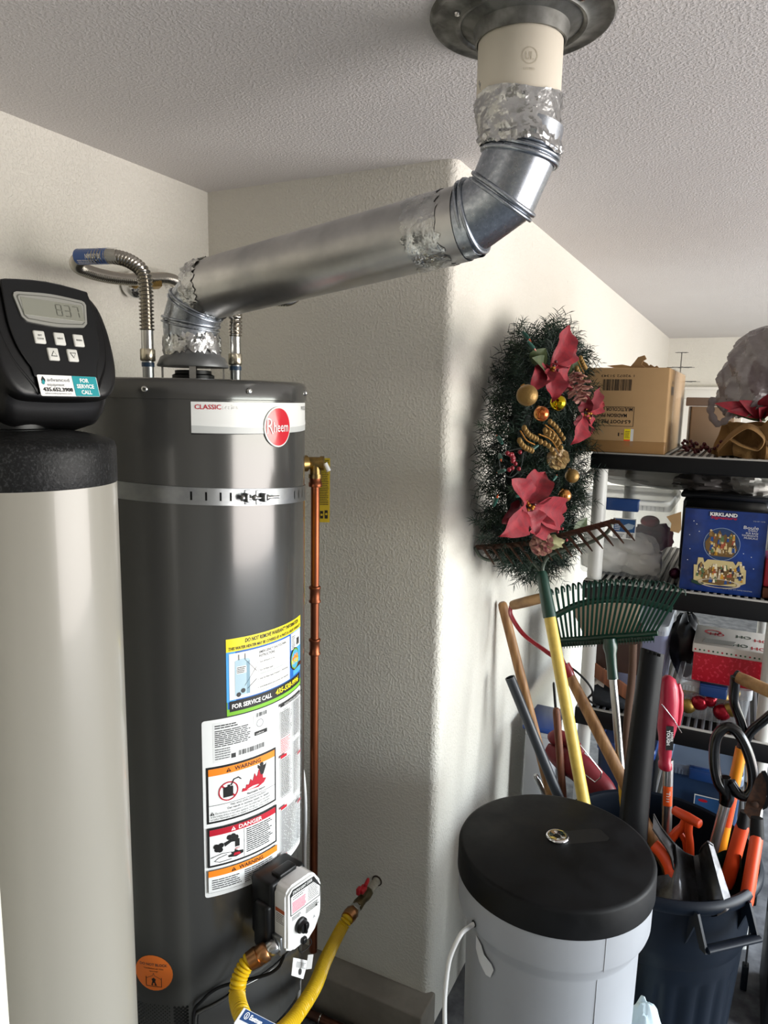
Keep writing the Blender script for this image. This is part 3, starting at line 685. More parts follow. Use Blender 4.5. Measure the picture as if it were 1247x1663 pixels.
# rolled collar and foil wrap at the top of the elbow
b = MB(); cz = VC+V((0, 0, -.004)); 
for k_, rr in ((0, .0045), (.009, .0035), (.018, .003)):
    n14 = (V((0, 0, 1))*cos(radians(14))+PD*sin(radians(14))).normalized(); fr14 = frame(RC+n14*(k_-.006), n14)
    b.tube([fr14 @ V((cos(a)*(R2-.001), sin(a)*(R2-.001), 0)) for a in [2*pi*j/56 for j in range(56)]], rr, GALV, n=8, closed=True)
b.lathe([(R2-.003, -.004), (R2-.005, .05)], GALV, frame(RC, n14), n=56, caps=False)
part('swivel_ring', b, ue)
b = MB(); zt0, zt1 = 2.316, 2.392; n = 84; rows = 16
rnd = random.Random(4); vs = []
for i in range(rows+1):
    for j in range(n):
        a = 2*pi*j/n; f_ = i/rows
        lowz = RC.z+.009-math.tan(radians(14))*.071*cos(a)-.016*max(0, cos(a+2.3))**3+.004*sin(a*5)+.003*rnd.random()*(i == 0)
        z = lowz+(zt1+.004*sin(a*3+1)-lowz)*f_; crk = .003*rnd.random()**2+.0015*max(0, sin(a*9+f_*7))+(.004*rnd.random() if f_ < .25 else 0)
        rr = .071+crk+(-.004*(1-f_)); c_ = RC.lerp(VT, min(1, f_*1.3)); rr -= .003*(1-f_); vs.append((c_.x+rr*cos(a), c_.y+rr*sin(a), z))
b.add(vs, [(i*n+j, i*n+(j+1) % n, (i+1)*n+(j+1) % n, (i+1)*n+j) for i in range(rows) for j in range(n)], FOIL)
part('foil_tape', b, fv, smooth=25, label='torn crumpled foil tape under the cream vent')
CREAM = mat('cream_paint_chipped', '#ded6c2', .55, var2='#cbbf a7'.replace(' ', ''), vscale=5)
def chipped():
    m = mat('vent_cream', '#dcd4c1', .5, bump=.05, bscale=30); n = m.node_tree; b_ = n.nodes['Principled BSDF']
    t = n.nodes.new('ShaderNodeTexCoord'); x = n.nodes.new('ShaderNodeTexNoise'); x.inputs['Scale'].default_value = 17; x.inputs['Detail'].default_value = 5; x.inputs['Roughness'].default_value = .6
    n.links.new(t.outputs['Object'], x.inputs['Vector']); r = n.nodes.new('ShaderNodeMapRange'); r.inputs[1].default_value = .665; r.inputs[2].default_value = .68
    n.links.new(x.outputs[0], r.inputs[0]); mx = n.nodes.new('ShaderNodeMix'); mx.data_type = 'RGBA'; mx.inputs[6].default_value = srgb('#dad3c2'); mx.inputs[7].default_value = srgb('#7f8081')
    n.links.new(r.outputs[0], mx.inputs[0]); n.links.new(mx.outputs[2], b_.inputs['Base Color']); n.links.new(r.outputs[0], b_.inputs['Metallic']); return m
VCM = chipped()
b = MB(); b.lathe([(.0685, 2.375), (.069, 2.38), (.069, 2.505), (.066, 2.51)], VCM, Matrix.Translation((VT.x, VT.y, 0)), n=64, caps=False)
vp = part('vent_stack', b, fv, label='cream painted stack with chipped patches')
SH = mat('cream_relief', '#c5bda9', .5)
g = lambda s, t, h: V((VT.x+(.0692+h)*cos(-1.05+s/.069), VT.y+(.0692+h)*sin(-1.05+s/.069), 2.433+t))
d = Decal(g, .01); d.disc(0, 0, .0125, SH, r0=.9); d.text('UL', 0, -.006, .012, SH, width=.013, align='c'); d.text('LISTED', 0, -.021, .0035, SH, width=.018, align='c'); part('stamp', d.mb, vp)
# ceiling collar plate
cf = thing('ceiling_flange', 'round weathered galvanised collar plate where the vent goes through the ceiling', 'flange', (1.163, -.604, 2.52))
b = MB(); b.lathe([(.071, 2.478), (.074, 2.478), (.078, 2.500), (.098, 2.5075), (.101, 2.504), (.105, 2.5035), (.109, 2.508), (.138, 2.5145), (.142, 2.512), (.146, 2.5125), (.150, 2.520)], GALVF, Matrix.Translation((1.163, -.604, 0)), n=72, caps=False)
part('plate', b, cf)
for a in (-.35, 1.8, 3.9):
    b = MB(); b.lathe([(.005, 0), (.004, .003), (.0001, .0035)], STEEL, frame((1.163+.113*cos(a), -.604+.113*sin(a), 2.508), (0, 0, -1)), n=10); part('screw', b, cf)
# ---- corrugated stainless water connectors
SSC = mat('stainless_corrugated', '#b9b4aa', .22, metal=1)
def nutset(base, x, y, z0, root, top=2.05):
    b = MB(); b.hexnut((x, y, z0), (x, y, z0+.026), .0165, BRASSN); part('nut', b, root)
    b = MB(); b.tube([(x, y, z0+.024), (x, y, z0+.068)], .0128, STEEL, n=20); part('ferrule', b, root)
BRASSN = mat('nickel_brass', '#cfc7b2', .25, metal=1)
c1 = thing('water_connector', 'corrugated steel flexible water hose with blue tag looping to the left wall', 'hose', (NL[0], NL[1], 1.968), 'corrugated water hoses')
nutset(None, NL[0], NL[1], 1.972, c1)
x, y = NL
pts = [(x, y, 2.035), (x, y, 2.08), (x, y, 2.115), dp(232, 443, 1.535), dp(212, 425, 1.54), dp(185, 417, 1.55), dp(152, 417, 1.57), dp(129, 421, 1.61), at(126, 432, 0, .13), at(146, 442, 0, .105), at(178, 450, 0, .085), at(215, 454, 0, .072), at(248, 452, 0, .062), at(270, 452, 0, .055), at(284, 456, 0, .042), at(281, 462, 0, .028)]
b = MB(); hp = corrugated(b, pts, .0160, .0078, .0048, SSC); part('flex_tube', b, c1)
ta, tb = dp(178, 416, 1.555), dp(128, 417, 1.59)
tdir = (ta-tb).normalized(); tup = V((0, 0, 1)); tn = tup.cross(tdir)
def tagfn(s, t, h):
    a = t/.0175; r_ = .0172+h; return tb+tdir*s+tup*(r_*sin(a))+(-tn)*(-1)*(-r_*cos(a)) if False else tb+tdir*s+tup*(r_*sin(a))+toC*(r_*cos(a))
toC = (CP-tb); toC = (toC-tdir*toC.dot(tdir)); toC = (toC-tup*toC.dot(tup)).normalized()
NAV = mat('ink_navy_blue', '#1d4f96', .35, coat=.3); d = Decal(tagfn, .006); L_ = (ta-tb).length
nv = 10; d.mb.grid(lambda u, v: tagfn(L_*u, -.034+.064*v, .0), 10, nv, NAV); d.h = .0006
d.text('EASTMAN', L_*.62, .002, .009, WHT, width=L_*.45, align='c', bold=.03, rot=pi)
d.lines(L_*.1, -.020, L_*.8, -.009, 3, WHT, .35); d.lines(L_*.1, .014, L_*.9, .020, 2, WHT, .3)
part('hose_tag', d.mb, c1, label='blue paper tag wrapped around the hose')
b = MB(); d = Decal(tagfn, .006); d.mb.grid(lambda u, v: tagfn(L_*(1+.34*u), -.026+.052*v, .0), 6, 8, mat('clear_film', '#cfcfc9', .2, alpha=.45)); part('tag_tape', d.mb, c1)
ev = thing('shutoff_stub', 'chrome wall escutcheon with brass stub behind the looping steel hose', 'valve', (0, -.327, 2.17))
ec = at(207, 464, 0, .0)
b = MB(); b.lathe([(.036, 0), (.036, .003), (.031, .009), (.018, .014), (.012, .015)], CHROME, frame(ec+V((.028, 0, 0)), (.72, -.68, .05)), n=40, caps=False); part('escutcheon', b, ev)
b = MB(); b.lathe([(.011, 0), (.011, .05), (.014, .052), (.014, .075), (.011, .078), (.0001, .078)], BRASS, frame(ec, (1, 0, 0)), n=24, caps=False); part('brass_stub', b, ev)
b = MB(); b.hexnut(ec+V((.062, 0, 0)), ec+V((.062, .055, .01)), .014, BRASS); part('brass_elbow', b, ev)
ev.location = ec; [setattr(c_, 'location', c_.location) for c_ in ev.children]
for c_ in ev.children: c_.data.transform(Matrix.Translation(V((0, -.327, 2.17))-ec))
c2 = thing('water_connector', 'corrugated steel flexible water hose rising behind the slanted duct', 'hose', (NR[0], NR[1], 1.968), 'corrugated water hoses')
nutset(None, NR[0], NR[1], 1.972, c2)
x, y = NR
pts = [(x, y, 2.035), (x, y, 2.09), dp(369, 490, 1.78), dp(380, 474, 1.79), dp(402, 474, 1.80), dp(432, 486, 1.82), dp(462, 488, 1.86), dp(478, 482, 1.93), dp(476, 474, 1.99), dp(452, 468, 2.02)]
b = MB(); corrugated(b, pts, .0160, .0078, .0048, SSC); part('flex_tube', b, c2)
# ---- relief valve and copper discharge pipe
rv = thing('relief_discharge_pipe', 'vertical copper discharge pipe with brass relief tee beside the grey heater', 'pipe', (.582, -.30, .36))
T0 = V((.582, -.30, 1.738)); inn = (V((HX, HY, 1.738))-T0).normalized()
b = MB(); Ep = T0+inn*.070; b.tube([Ep, T0+inn*.03], .017, BRASS, n=20); b.tube([T0+inn*.042, T0+inn*.026], .021, BRASS, n=24)
Tr = T0+RT.cross(V((0, 0, 1))).cross(V((0, 0, 1)))*0; rt2 = V((RT.x, RT.y, 0)).normalized()
b.tube([T0-rt2*.028, T0-rt2*.024, T0+rt2*.018, T0+rt2*.020], [.014, .0155, .0155, .014], BRASS, n=24); b.tube([T0-rt2*.030, T0-rt2*.020], .0185, BRASS, n=24); b.tube([T0+rt2*.012, T0+rt2*.022], .018, BRASS, n=24)
b.tube([T0, T0-V((0, 0, .034))], .0145, BRASS, n=24); b.tube([T0-V((0, 0, .028)), T0-V((0, 0, .038))], .0175, BRASS, n=24)
part('relief_valve', b, rv, label='brass relief valve tee')
b = MB(); zz = [T0.z-.036, T0.z-.055, T0.z-.0551, T0.z-.066, T0.z-.0661]
b.lathe([(.0165, T0.z-.060), (.0172, T0.z-.058), (.0172, T0.z-.050), (.0150, T0.z-.048), (.0150, T0.z-.036)], COPPER, Matrix.Translation((.582, -.30, 0)), n=24, caps=False)
part('adapter', b, rv)
b = MB(); b.lathe([(.0095, .36), (.0112, .36), (.0112, T0.z-.036)], COPPER, Matrix.Translation((.582, -.30, 0)), n=24, caps=False); part('copper_tube', b, rv)
for vy in (965, 1050):
    z_ = at(510, vy, 1, -.30).z; b = MB(); h_ = .021
    b.lathe([(.0112, z_-h_-.002), (.0152, z_-h_), (.0158, z_-h_+.004), (.0134, z_-h_+.008), (.0134, z_+h_-.008), (.0158, z_+h_-.004), (.0152, z_+h_), (.0112, z_+h_+.002)], COPPER, Matrix.Translation((.582, -.30, 0)), n=24, caps=False); part('coupling', b, rv)
YT = mat('tag_yellow', '#b39c22', .55)
ty0 = at(515, 760, 1, -.275); d = Decal(flatfn(at(516, 848, 1, -.262), (RT.x, RT.y, 0), (0, 0, 1)), .05); hT = .168
d.sheet(0, 0, .031, hT, YT, th=.0006); d.lay(); d.lines(.003, .045, .028, hT-.004, 26, BLK, .42, .15, seed=31); d.rect(.006, .010, .014, .030, BLK); d.rect(.018, .010, .026, .032, BLK); d.lay(); d.disc(.010, .020, .003, YT); d.disc(.022, .022, .003, YT)
part('warning_tag', d.mb, rv, label='yellow printed warning tag')
b = MB(); b.tube([T0+rt2*.024, T0+rt2*.034+V((0, 0, -.02))], .006, WP, n=10); part('tag_clip', b, rv)
# white tube behind the copper pipe
b = MB(); b.tube(bez([at(487, 1232, 1, -.34), at(493, 1262, 1, -.34), at(496, 1310, 1, -.34), at(495, 1380, 1, -.34), at(493, 1470, 1, -.34), (.545, -.34, -.06)], 8), .0045, WP, n=10)
solo('drain_tube', b, 'thin white plastic tube running down behind the copper pipe', 'tube')
# ---- gas shutoff and flexible connector
gx, gz = .629, .402
gv = thing('gas_shutoff_valve', 'brass gas shutoff valve with red handle on the back wall stub', 'valve', (gx, 0, gz))
PIPEW = mat('painted_pipe', '#b1ab9c', .6, var2='#8b8577', vscale=40, bump=.3, bscale=80)
Y_ = lambda y, z=gz: V((gx, y, z))
b = MB(); b.lathe([(.0175, 0), (.017, .0025), (.014, .003)], mat('rust_dark', '#3b2d25', .8), frame(Y_(0), (0, -1, 0)), n=24, caps=False); part('wall_collar', b, gv)
b = MB(); b.tube([Y_(.0), Y_(-.062)], .0125, PIPEW, n=20); part('pipe_nipple', b, gv)
OBR = mat('old_brass', '#77694a', .45, metal=.9, var2='#57503c', vscale=40)
b = MB(); b.tube([Y_(-.058), Y_(-.064), Y_(-.080), Y_(-.092), Y_(-.108), Y_(-.125), Y_(-.132)], [.0165, .0175, .0175, .015, .0155, .0175, .0165], OBR, n=8); part('valve_body', b, gv)
RP_ = mat('red_handle', '#b01c26', .4)
b = MB(); b.lathe([(.007, .012), (.007, .024)], OBR, Matrix.Translation(Y_(-.095)), n=12)
b.rbox((0, 0, .032), (.018, .030, .016), .004, RP_, Matrix.Translation(Y_(-.095))); b.rbox((.006, .020, .040), (.010, .036, .014), .004, RP_, Matrix.Translation(Y_(-.095)) @ Matrix.Rotation(.2, 4, 'Z')); b.rbox((-.006, -.014, .034), (.012, .02, .022), .004, RP_, Matrix.Translation(Y_(-.095)))
part('handle', b, gv, label='red handle')
b = MB(); b.hexnut(Y_(-.130), Y_(-.158), .0160, STEEL); part('adapter', b, gv)
gh = thing('gas_hose', 'yellow coated corrugated gas hose looping from the wall valve to the control', 'hose', Y_(-.2))
BRC = mat('brass_copperish', '#a87a52', .3, metal=1)
b = MB(); b.hexnut(Y_(-.154), Y_(-.176), .0205, BRC); b.tube([Y_(-.174), Y_(-.190)], [.0215, .0195], BRC, n=20); part('flare_nut', b, gh)
YH = mat('hose_yellow', '#d3ae14', .38, spec=.5)
inl = CM @ V((-.056, -.050, .012)); zi = px(inl)[2]; d_in = (dp(404, 1562, zi-.015)-inl).normalized()
print('inlet px', px(inl))
pts = [Y_(-.185), Y_(-.235, .390), dp(528, 1560, 1.86), dp(512, 1600, 1.72), dp(490, 1636, 1.62), dp(468, 1664, 1.55), dp(435, 1690, 1.46), dp(410, 1674, 1.42), dp(393, 1648, 1.425), dp(385, 1618, zi-.04), dp(389, 1588, zi-.025), inl+d_in*.066, inl+d_in*.045]
b = MB(); hp = corrugated(b, pts, .0176, .0086, .0050, YH, n=20, shape=(1, .35, 0, 0, 0, .35)); part('coated_tube', b, gh)
b = MB(); b.tube([inl+d_in*.062, inl+d_in*.042], [.0195, .0215], BRC, n=20); b.hexnut(inl+d_in*.044, inl+d_in*.018, .0215, BRC); b.hexnut(inl+d_in*.022, inl-d_in*.004, .0175, STEEL); part('flare_nut', b, gh)
ta, tb = dp(462, 1652, 1.50), dp(393, 1640, 1.39)
pa = dp(400, 1636, 1.385); pb = dp(462, 1668, 1.46); td = (pb-pa).normalized(); tu = (V(UP)*.0+V((0, 0, 1))); tu = (tu-td*tu.dot(td)).normalized()
EN = mat('tag_navy', '#1b3a66', .4, coat=.3)
d = Decal(flatfn(pa-tu*.028, td, tu), .05); Lg = (pb-pa).length*1.15; d.sheet(-.006, -.004, Lg, .026, mat('tag_sheer', '#c9cbd0', .35), th=.0008); d.lay(); d.rect(0, .006, Lg, .0255, EN); d.lay(); d.disc(.013, .0165, .0065, WHT, r0=.8); d.text('S', .013, .0130, .0065, WHT, align='c', bold=.02); d.text('Eastman', .024, .0130, .0085, WHT, width=.040, bold=.03)
part('hose_tag', d.mb, gh, label='navy tag with white lettering')
# ---- old copper drain pipe on the floor along the ledge
fy = -.125; fp0 = at(521, 1581, 1, fy); fp1 = at(682, 1662, 1, fy); print('floor pipe', fp0, fp1)
z_ = -.06+.0165
b = MB(); s0 = V((fp0.x, fy, z_)); s1 = V((fp1.x, fy, z_)); b.tube([s0-V((.08, 0, 0)), s1], .0145, COPPERD, n=20); 
dpz = thing('floor_drain_pipe', 'dull rusty brown copper pipe lying on the floor along the concrete ledge', 'pipe', ((s0.x+s1.x)/2, fy, -.06))
part('tube', b, dpz)
b = MB(); b.tube([s0, s0+V((.004, 0, 0))], .0165, STEEL, n=20); part('ring', b, dpz)
b = MB(); b.tube([s1-V((.012, 0, 0)), s1+V((.02, 0, 0)), s1+V((.034, -.006, 0)), s1+V((.042, -.02, 0)), s1+V((.042, -.06, 0))], .0175, mat('rusty_fitting', '#6b3324', .6), n=20); part('elbow', b, dpz)
# ================================================================ WATER SOFTENER
SX, SY = .629, -1.160
ws = thing('water_softener', 'beige water softener tank with black control head at left edge', 'water softener', (SX, SY, -.06))
TANK = mat('tank_beige', '#918e85', .30, coat=.25, bump=.08, bscale=16, spec=.5)
TBLK = mat('tank_black_grain', '#0d0e0f', .5, spec=.3, var2='#2c2d2e', vscale=260, detail=2, thresh=(.52, .68), bump=.3, bscale=250)
TM = Matrix.Translation((SX, SY, 0))
zb_ = 1.775
b = MB(); b.lathe([(.10, -.06), (.122, -.04), (.1254, 0), (.1254, zb_)], TANK, TM, n=80, caps=False); part('mineral_tank', b, ws)
b = MB(); b.lathe([(.1252, zb_-.002), (.1262, zb_), (.1262, 1.822), (.124, 1.831), (.116, 1.836), (.09, 1.843), (.06, 1.848), (.0001, 1.85)], TBLK, TM, n=80, caps=False); part('tank_collar', b, ws, label='black speckled collar')
b = MB(); b.lathe([(.058, 1.845), (.058, 1.849), (.055, 1.851), (.055, 1.864), (.05, 1.866), (.048, 1.895), (.0001, 1.895)], BLACK, Matrix.Translation((SX-.012, SY-.01, 0)), n=48, caps=False); part('neck', b, ws)
FC = V((.6711, -1.1366, 2.0108)); FW_ = V((.0698, .9976, 0)); FU = V((-.275, .0192, .9613)).normalized(); FN = FW_.cross(FU).normalized()
fm = Matrix((FW_, FU, FN)).transposed().to_4x4(); fm.translation = FC
half = [(0, .0445), (.03, .0437), (.055, .0400), (.072, .0335), (.083, .022), (.090, .006), (.0945, -.020), (.0955, -.045), (.0945, -.070), (.090, -.091), (.083, -.106), (.073, -.1165), (.060, -.1215), (.03, -.1235), (0, -.124)]
hb = bez([(a, c_, 0) for a, c_ in half], 4); loop = [(p.x, p.y) for p in hb]+[(-p.x, p.y) for p in reversed(hb[1:-1])]
HB = mat('head_black', '#0a0a0b', .36, spec=.4, bump=.12, bscale=350, bdist=.0006)
n = len(loop); cy_ = -.04
def ring(k, z, dy=0, ky=None): return [(x*k, cy_+(y-cy_)*(ky or k)+(dy if y < -.08 else 0)*min(1, (-.08-y)/.03) , z) for x, y in loop]
b = MB(); vs = []; spec_ = [(.0, 0, .0045, None), (.5, 0, .0035, None), (.90, 0, .001, None), (.955, 0, -.001, None), (.985, 0, -.004, None), (1.0, 0, -.010, None), (1.0, -.000, -.018, None), (.995, -.008, -.024, None), (.97, -.024, -.032, None), (.955, -.033, -.045, None), (.95, -.03, -.13, None), (.90, -.02, -.175, None), (.7, 0, -.185, None), (.0, 0, -.186, None)]
for k, dy, z, ky in spec_: vs += ring(max(k, .001), z, dy)
fs = [(i*n+j, (i+1)*n+j, (i+1)*n+(j+1) % n, i*n+(j+1) % n) for i in range(len(spec_)-1) for j in range(n)]
b.add(vs, fs, HB, fm); hd = part('control_head', b, ws, smooth=40)
fdec = lambda z0: Decal(lambda s, t, h: fm @ V((s, t, z0+h)), .5)
# raised keypad shield
sh = [(-.066, .030), (-.060, .035), (0, .040), (.058, .035), (.064, .030), (.068, .0), (.066, -.03), (.060, -.058), (.050, -.082), (.040, -.097), (-.040, -.097), (-.050, -.082), (-.062, -.058), (-.068, -.03), (-.068, 0)]
SHB = mat('head_panel', '#111213', .30, spec=.4)
sb = [(p.x, p.y) for p in bez([(a, c_, 0) for a, c_ in sh+[sh[0]]], 3)][:-1][::-1]
b = MB(); b.prism([(x, y) for x, y in sb], .0022, SHB, fm, z0=.0045); kp = part('keypad_panel', b, hd)
b = MB(); b.tube([fm @ V((x, y, .0055)) for x, y in sb], .0013, HB, n=6, closed=True); part('panel_rim', b, hd)
for sx_ in (-1, 1):
    b = MB(); b.tube([fm @ p for p in bez([(sx_*.079, .012, -.0005), (sx_*.081, -.03, -.0005), (sx_*.072, -.070, .0005), (sx_*.052, -.104, .0015), (sx_*.045, -.117, .0)], 8)], .0022, HB, n=6); part('groove', b, hd)
# display
BZ = mat('bezel_silver', '#a3a39c', .35, metal=.6); BZD = mat('bezel_dark', '#55564f', .4)
def rquad(x, y0, y1, bul, r, cut=0):
    pts = [(-x+cut, y0, 0), (0, y0-bul, 0), (x-cut, y0, 0), (x, y1, 0), (0, y1+bul, 0), (-x, y1, 0)]
    out = []
    out += [(p.x, p.y) for p in bez([(-x+cut+r, y0, 0), (0, y0-bul, 0), (x-cut-r, y0, 0)], 5)]
    out += [(x-cut*.9, y0+r)]+[(x, y1-r), (x-r*.3, y1-r*.3)]
    out += [(p.x, p.y) for p in bez([(x-r, y1, 0), (0, y1+bul, 0), (-x+r, y1, 0)], 5)]
    out += [(-x+r*.3, y1-r*.3), (-x, y1-r), (-x+cut*.9, y0+r)]
    return out
b = MB(); b.prism(rquad(.0555, -.0205, .0195, .003, .006, .006), .0035, BZ, fm, z0=.0055); dz = part('display', b, hd)
b = MB(); b.prism(rquad(.0515, -.0170, .0160, .0025, .004, .005), .0006, BZD, fm, z0=.0088); part('bezel_line', b, dz)
b = MB(); b.prism(rquad(.0500, -.0158, .0148, .0025, .004, .005), .0006, BZ, fm, z0=.0091); part('bezel', b, dz)
LCD = mat('lcd', '#7a7b70', .18, coat=.4); b = MB(); b.prism([(-.0465, -.0115), (.0465, -.0125), (.046, .0115), (-.0465, .0125)], .0005, LCD, fm, z0=.0096); lc = part('screen', b, dz)
d = fdec(.0103); SEG = mat('lcd_segment', '#5d5e55', .3)
def seg7(x, y, w_, h_, on, m, t=.0011):
    S_ = {'a': (0, h_, w_, h_), 'b': (w_, h_/2, w_, h_), 'c': (w_, 0, w_, h_/2), 'd': (0, 0, w_, 0), 'e': (0, 0, 0, h_/2), 'f': (0, h_/2, 0, h_), 'g': (0, h_/2, w_, h_/2)}
    for k in on:
        x0, y0, x1, y1 = S_[k]
        if x0 == x1: d.rect(x+x0-t/2, y+min(y0, y1)+t*.6, x+x0+t/2, y+max(y0, y1)-t*.6, m)
        else: d.rect(x+x0+t*.4, y+y0-t/2, x+x1-t*.4, y+y0+t/2, m)
for i, on in enumerate(('abcdefg', 'abcdg', 'abc')): seg7(.0035+i*.0135, -.0075, .0085, .0155, on, SEG)
part('digits', d.mb, lc, label='grey digits 837')
BTN = mat('button_white', '#c9c9c2', .4)
for i, (x, y, t1, t2) in enumerate(((-.0303, -.0405, 'SET', 'CLOCK'), (0, -.0405, 'NEXT', ''), (.0300, -.0405, 'REGEN', ''), (-.0152, -.063, 'u', ''), (.0148, -.063, 'd', ''))):
    b = MB(); b.rbox((x, y, .0073), (.0165, .0180, .004), .0018, BTN, fm); bo = part('button', b, kp)
    d = fdec(.0094); d.h = .0002
    if t1 in 'ud':
        k = 1 if t1 == 'u' else -1
        for kk, m in ((1, BLK), (.72, BTN)): d.poly([(x-.0048*kk, y-.0035*k*kk), (x+.0048*kk, y-.0035*k*kk), (x, y+.0045*k*kk)][::k], m); d.lay()
    elif t2: d.text(t1, x, y+.001, .0022, DG, width=.006, align='c', bold=.02); d.text(t2, x, y-.0035, .0022, DG, width=.010, align='c', bold=.02)
    else: d.text(t1, x, y-.001, .0022, DG, width=.009, align='c', bold=.02)
    for v in d.mb.v: bo.data.vertices
    me = bo.data; mb2 = MB(); 
    part('print', d.mb, kp)
# service sticker
d = fdec(.007); d.h = .0002; TM_ = TEA
d.sheet(-.047, -.1215, .0455, -.0925, WHT, th=.0006, r=.002); d.lay(); d.rect(.0055, -.1213, .0445, -.0927, TM_); d.lay()
d.text('FOR', .024, -.1015, .0055, WHT, width=.014, align='c', bold=.03); d.text('SERVICE', .024, -.1098, .0055, WHT, width=.028, align='c', bold=.03); d.text('CALL', .024, -.1182, .0055, WHT, width=.017, align='c', bold=.03)
d.text('advanced', -.034, -.1015, .0050, GRY, width=.034); d.text('equipment', -.035, -.1078, .0042, GRY, width=.026); d.text('435.652.3908', -.0425, -.1150, .0050, BLK, width=.045, bold=.03); d.text('advancedequipment.com', -.041, -.1190, .0022, DG, width=.040)
d.poly([(-.0395, -.0945), (-.0425, -.100), (-.0405, -.1035), (-.0370, -.102), (-.0365, -.099)], BLK); d.lay(); d.poly([(-.0405, -.099), (-.0428, -.104), (-.0405, -.1065), (-.0380, -.104), (-.0385, -.101)], TEA)
part('service_sticker', d.mb, hd, label='white and teal service sticker with phone number')
# torn paper on the chin
tl = [dp(u, v, 1.0) for u, v in ((60, 667), (66, 659), (87, 659), (100, 662), (116, 669), (104, 674), (97, 672), (62, 672))]
tl2 = [at(u, v, 0, .676) for u, v in ((60, 667), (66, 661), (87, 658.5), (100, 662), (116, 669), (104, 675), (97, 672.5), (62, 672))]
b = MB(); b.add(tl2+[p-V((.0012, 0, 0)) for p in tl2], [tuple(range(8))[::-1], tuple(range(8, 16))]+[(i, (i+1) % 8, 8+(i+1) % 8, 8+i) for i in range(8)], mat('torn_paper', '#b9b9bb', .8, bump=.4, bscale=200)); part('torn_label', b, hd)
# ================================================================ BRINE TANK
FLZ = -.06
BX, BY = 1.223, -.235
bt = thing('brine_tank', 'light grey round brine tank with flat black lid beside the wall corner', 'tank', (BX, BY, FLZ))
BG = mat('brine_grey', '#9ea1a6', .42, bump=.04, bscale=14, var=.06, vscale=5); LIDM = mat('lid_black', '#08090a', .45, spec=.2, var2='#111214', vscale=11, rvar=.18, bump=.05, bscale=60)
BM_ = Matrix.Translation((BX, BY, 0))
b = MB(); b.lathe([(.175, FLZ), (.196, FLZ+.012), (.205, .66), (.207, .668), (.224, .698), (.2265, .706), (.2275, .79)], BG, BM_, n=96, caps=False); part('body', b, bt)
b = MB(); b.lathe([(.229, .783), (.2315, .784), (.2305, .842), (.227, .849), (.220, .8515), (.0001, .8515)], LIDM, BM_, n=96, caps=False); ld = part('lid', b, bt)
e1 = V((RT.x, RT.y, 0)).normalized(); ldir = (at(1000, 1350, 2, .8515)-at(905, 1358, 2, .8515)).normalized(); ln = V((-ldir.y, ldir.x, 0))
b = MB(); q = at(950, 1357, 2, .8515); b.add([q+ldir*a+ln*c_+V((0, 0, .0003)) for a, c_ in ((-.07, -.028), (.045, -.028), (.055, -.018), (.050, .018), (.040, .024), (-.07, .024))], [tuple(range(6))], mat('lid_recess', '#050506', .6)); part('moulded_panel', b, ld)
for (u, v, rr) in ((902, 1437, .0022), (823, 1424, .0014), (946, 1451, .0014), (788, 1422, .001), (749, 1356, .001), (977, 1384, .0018)):
    pass
th = atan2(-.404-BY, 1.376-BX)
for k_, (za, zb2) in enumerate(((.70, .783), (.0, .664))):
    b = MB(); r0, r1 = ((.2268, .2277) if k_ == 0 else (.2008, .2053)); b.tube([(BX+r0*cos(th), BY+r0*sin(th), za), (BX+r1*cos(th), BY+r1*sin(th), zb2)], .0011, BG, n=5); part('mould_seam', b, bt)
tz = V((1.088, -.419, .719)); tn_ = (tz-V((BX, BY, .719))).normalized()
b = MB(); b.lathe([(.008, 0), (.008, .0006)], HOLE, frame(tz+tn_*.0005, tn_), n=16); part('overflow_hole', b, bt)
b = MB(); b.tube(bez([tz-tn_*.004, tz+tn_*.012+V((0, 0, -.004)), at(748, 1518, 1, -.475), at(731, 1555, 1, -.49), at(724, 1600, 1, -.49), at(722, 1640, 1, -.485), at(724, 1700, 1, -.48), at(732, 1800, 1, -.45), (1.16, -.47, FLZ+.01)], 10), .0052, WP, n=12)
bl = solo('brine_tube', b, 'white plastic tube curving down from the side of the grey brine tank', 'tube')
b = MB(); gb = lambda a, z, h: V((BX+(h)*cos(a), BY+(h)*sin(a), z)); a0_ = atan2(-.413-BY, 1.08-BX)
pts = [(-.02, .705), (.045, .690), (.075, .665), (.145, .655), (.165, .640), (.14, .602), (.10, .597), (.03, .620), (-.015, .655)]
pts = [(a*1.7, .672-(.705-z)*.66) for a, z in pts]; b.add([gb(a0_+a, z, .2105) for a, z in pts]+[gb(a0_+.12, .635, .2115)], [((i+1) % 9, i, 9) for i in range(9)], mat('clear_tape', '#d0d2d5', .35)); part('tape_patch', b, bt, label='torn translucent tape patch')
ck = V(at(905, 1360, 2, .853)); cap = thing('chrome_escutcheon', 'small chrome disc lying on the black lid of the brine tank', 'disc', (ck.x, ck.y, .8515))
b = MB(); b.lathe([(.0265, 0), (.028, .002), (.0275, .006), (.024, .0085), (.019, .0075), (.010, .006), (.0095, .0045), (.0001, .0045)], CHROME, frame((ck.x, ck.y, .8515)), n=40, caps=False); part('disc', b, cap)
b = MB(); b.lathe([(.0085, 0), (.0085, .0008)], BLACK, frame((ck.x-.001, ck.y-.001, .8565)), n=16); part('hole', b, cap)
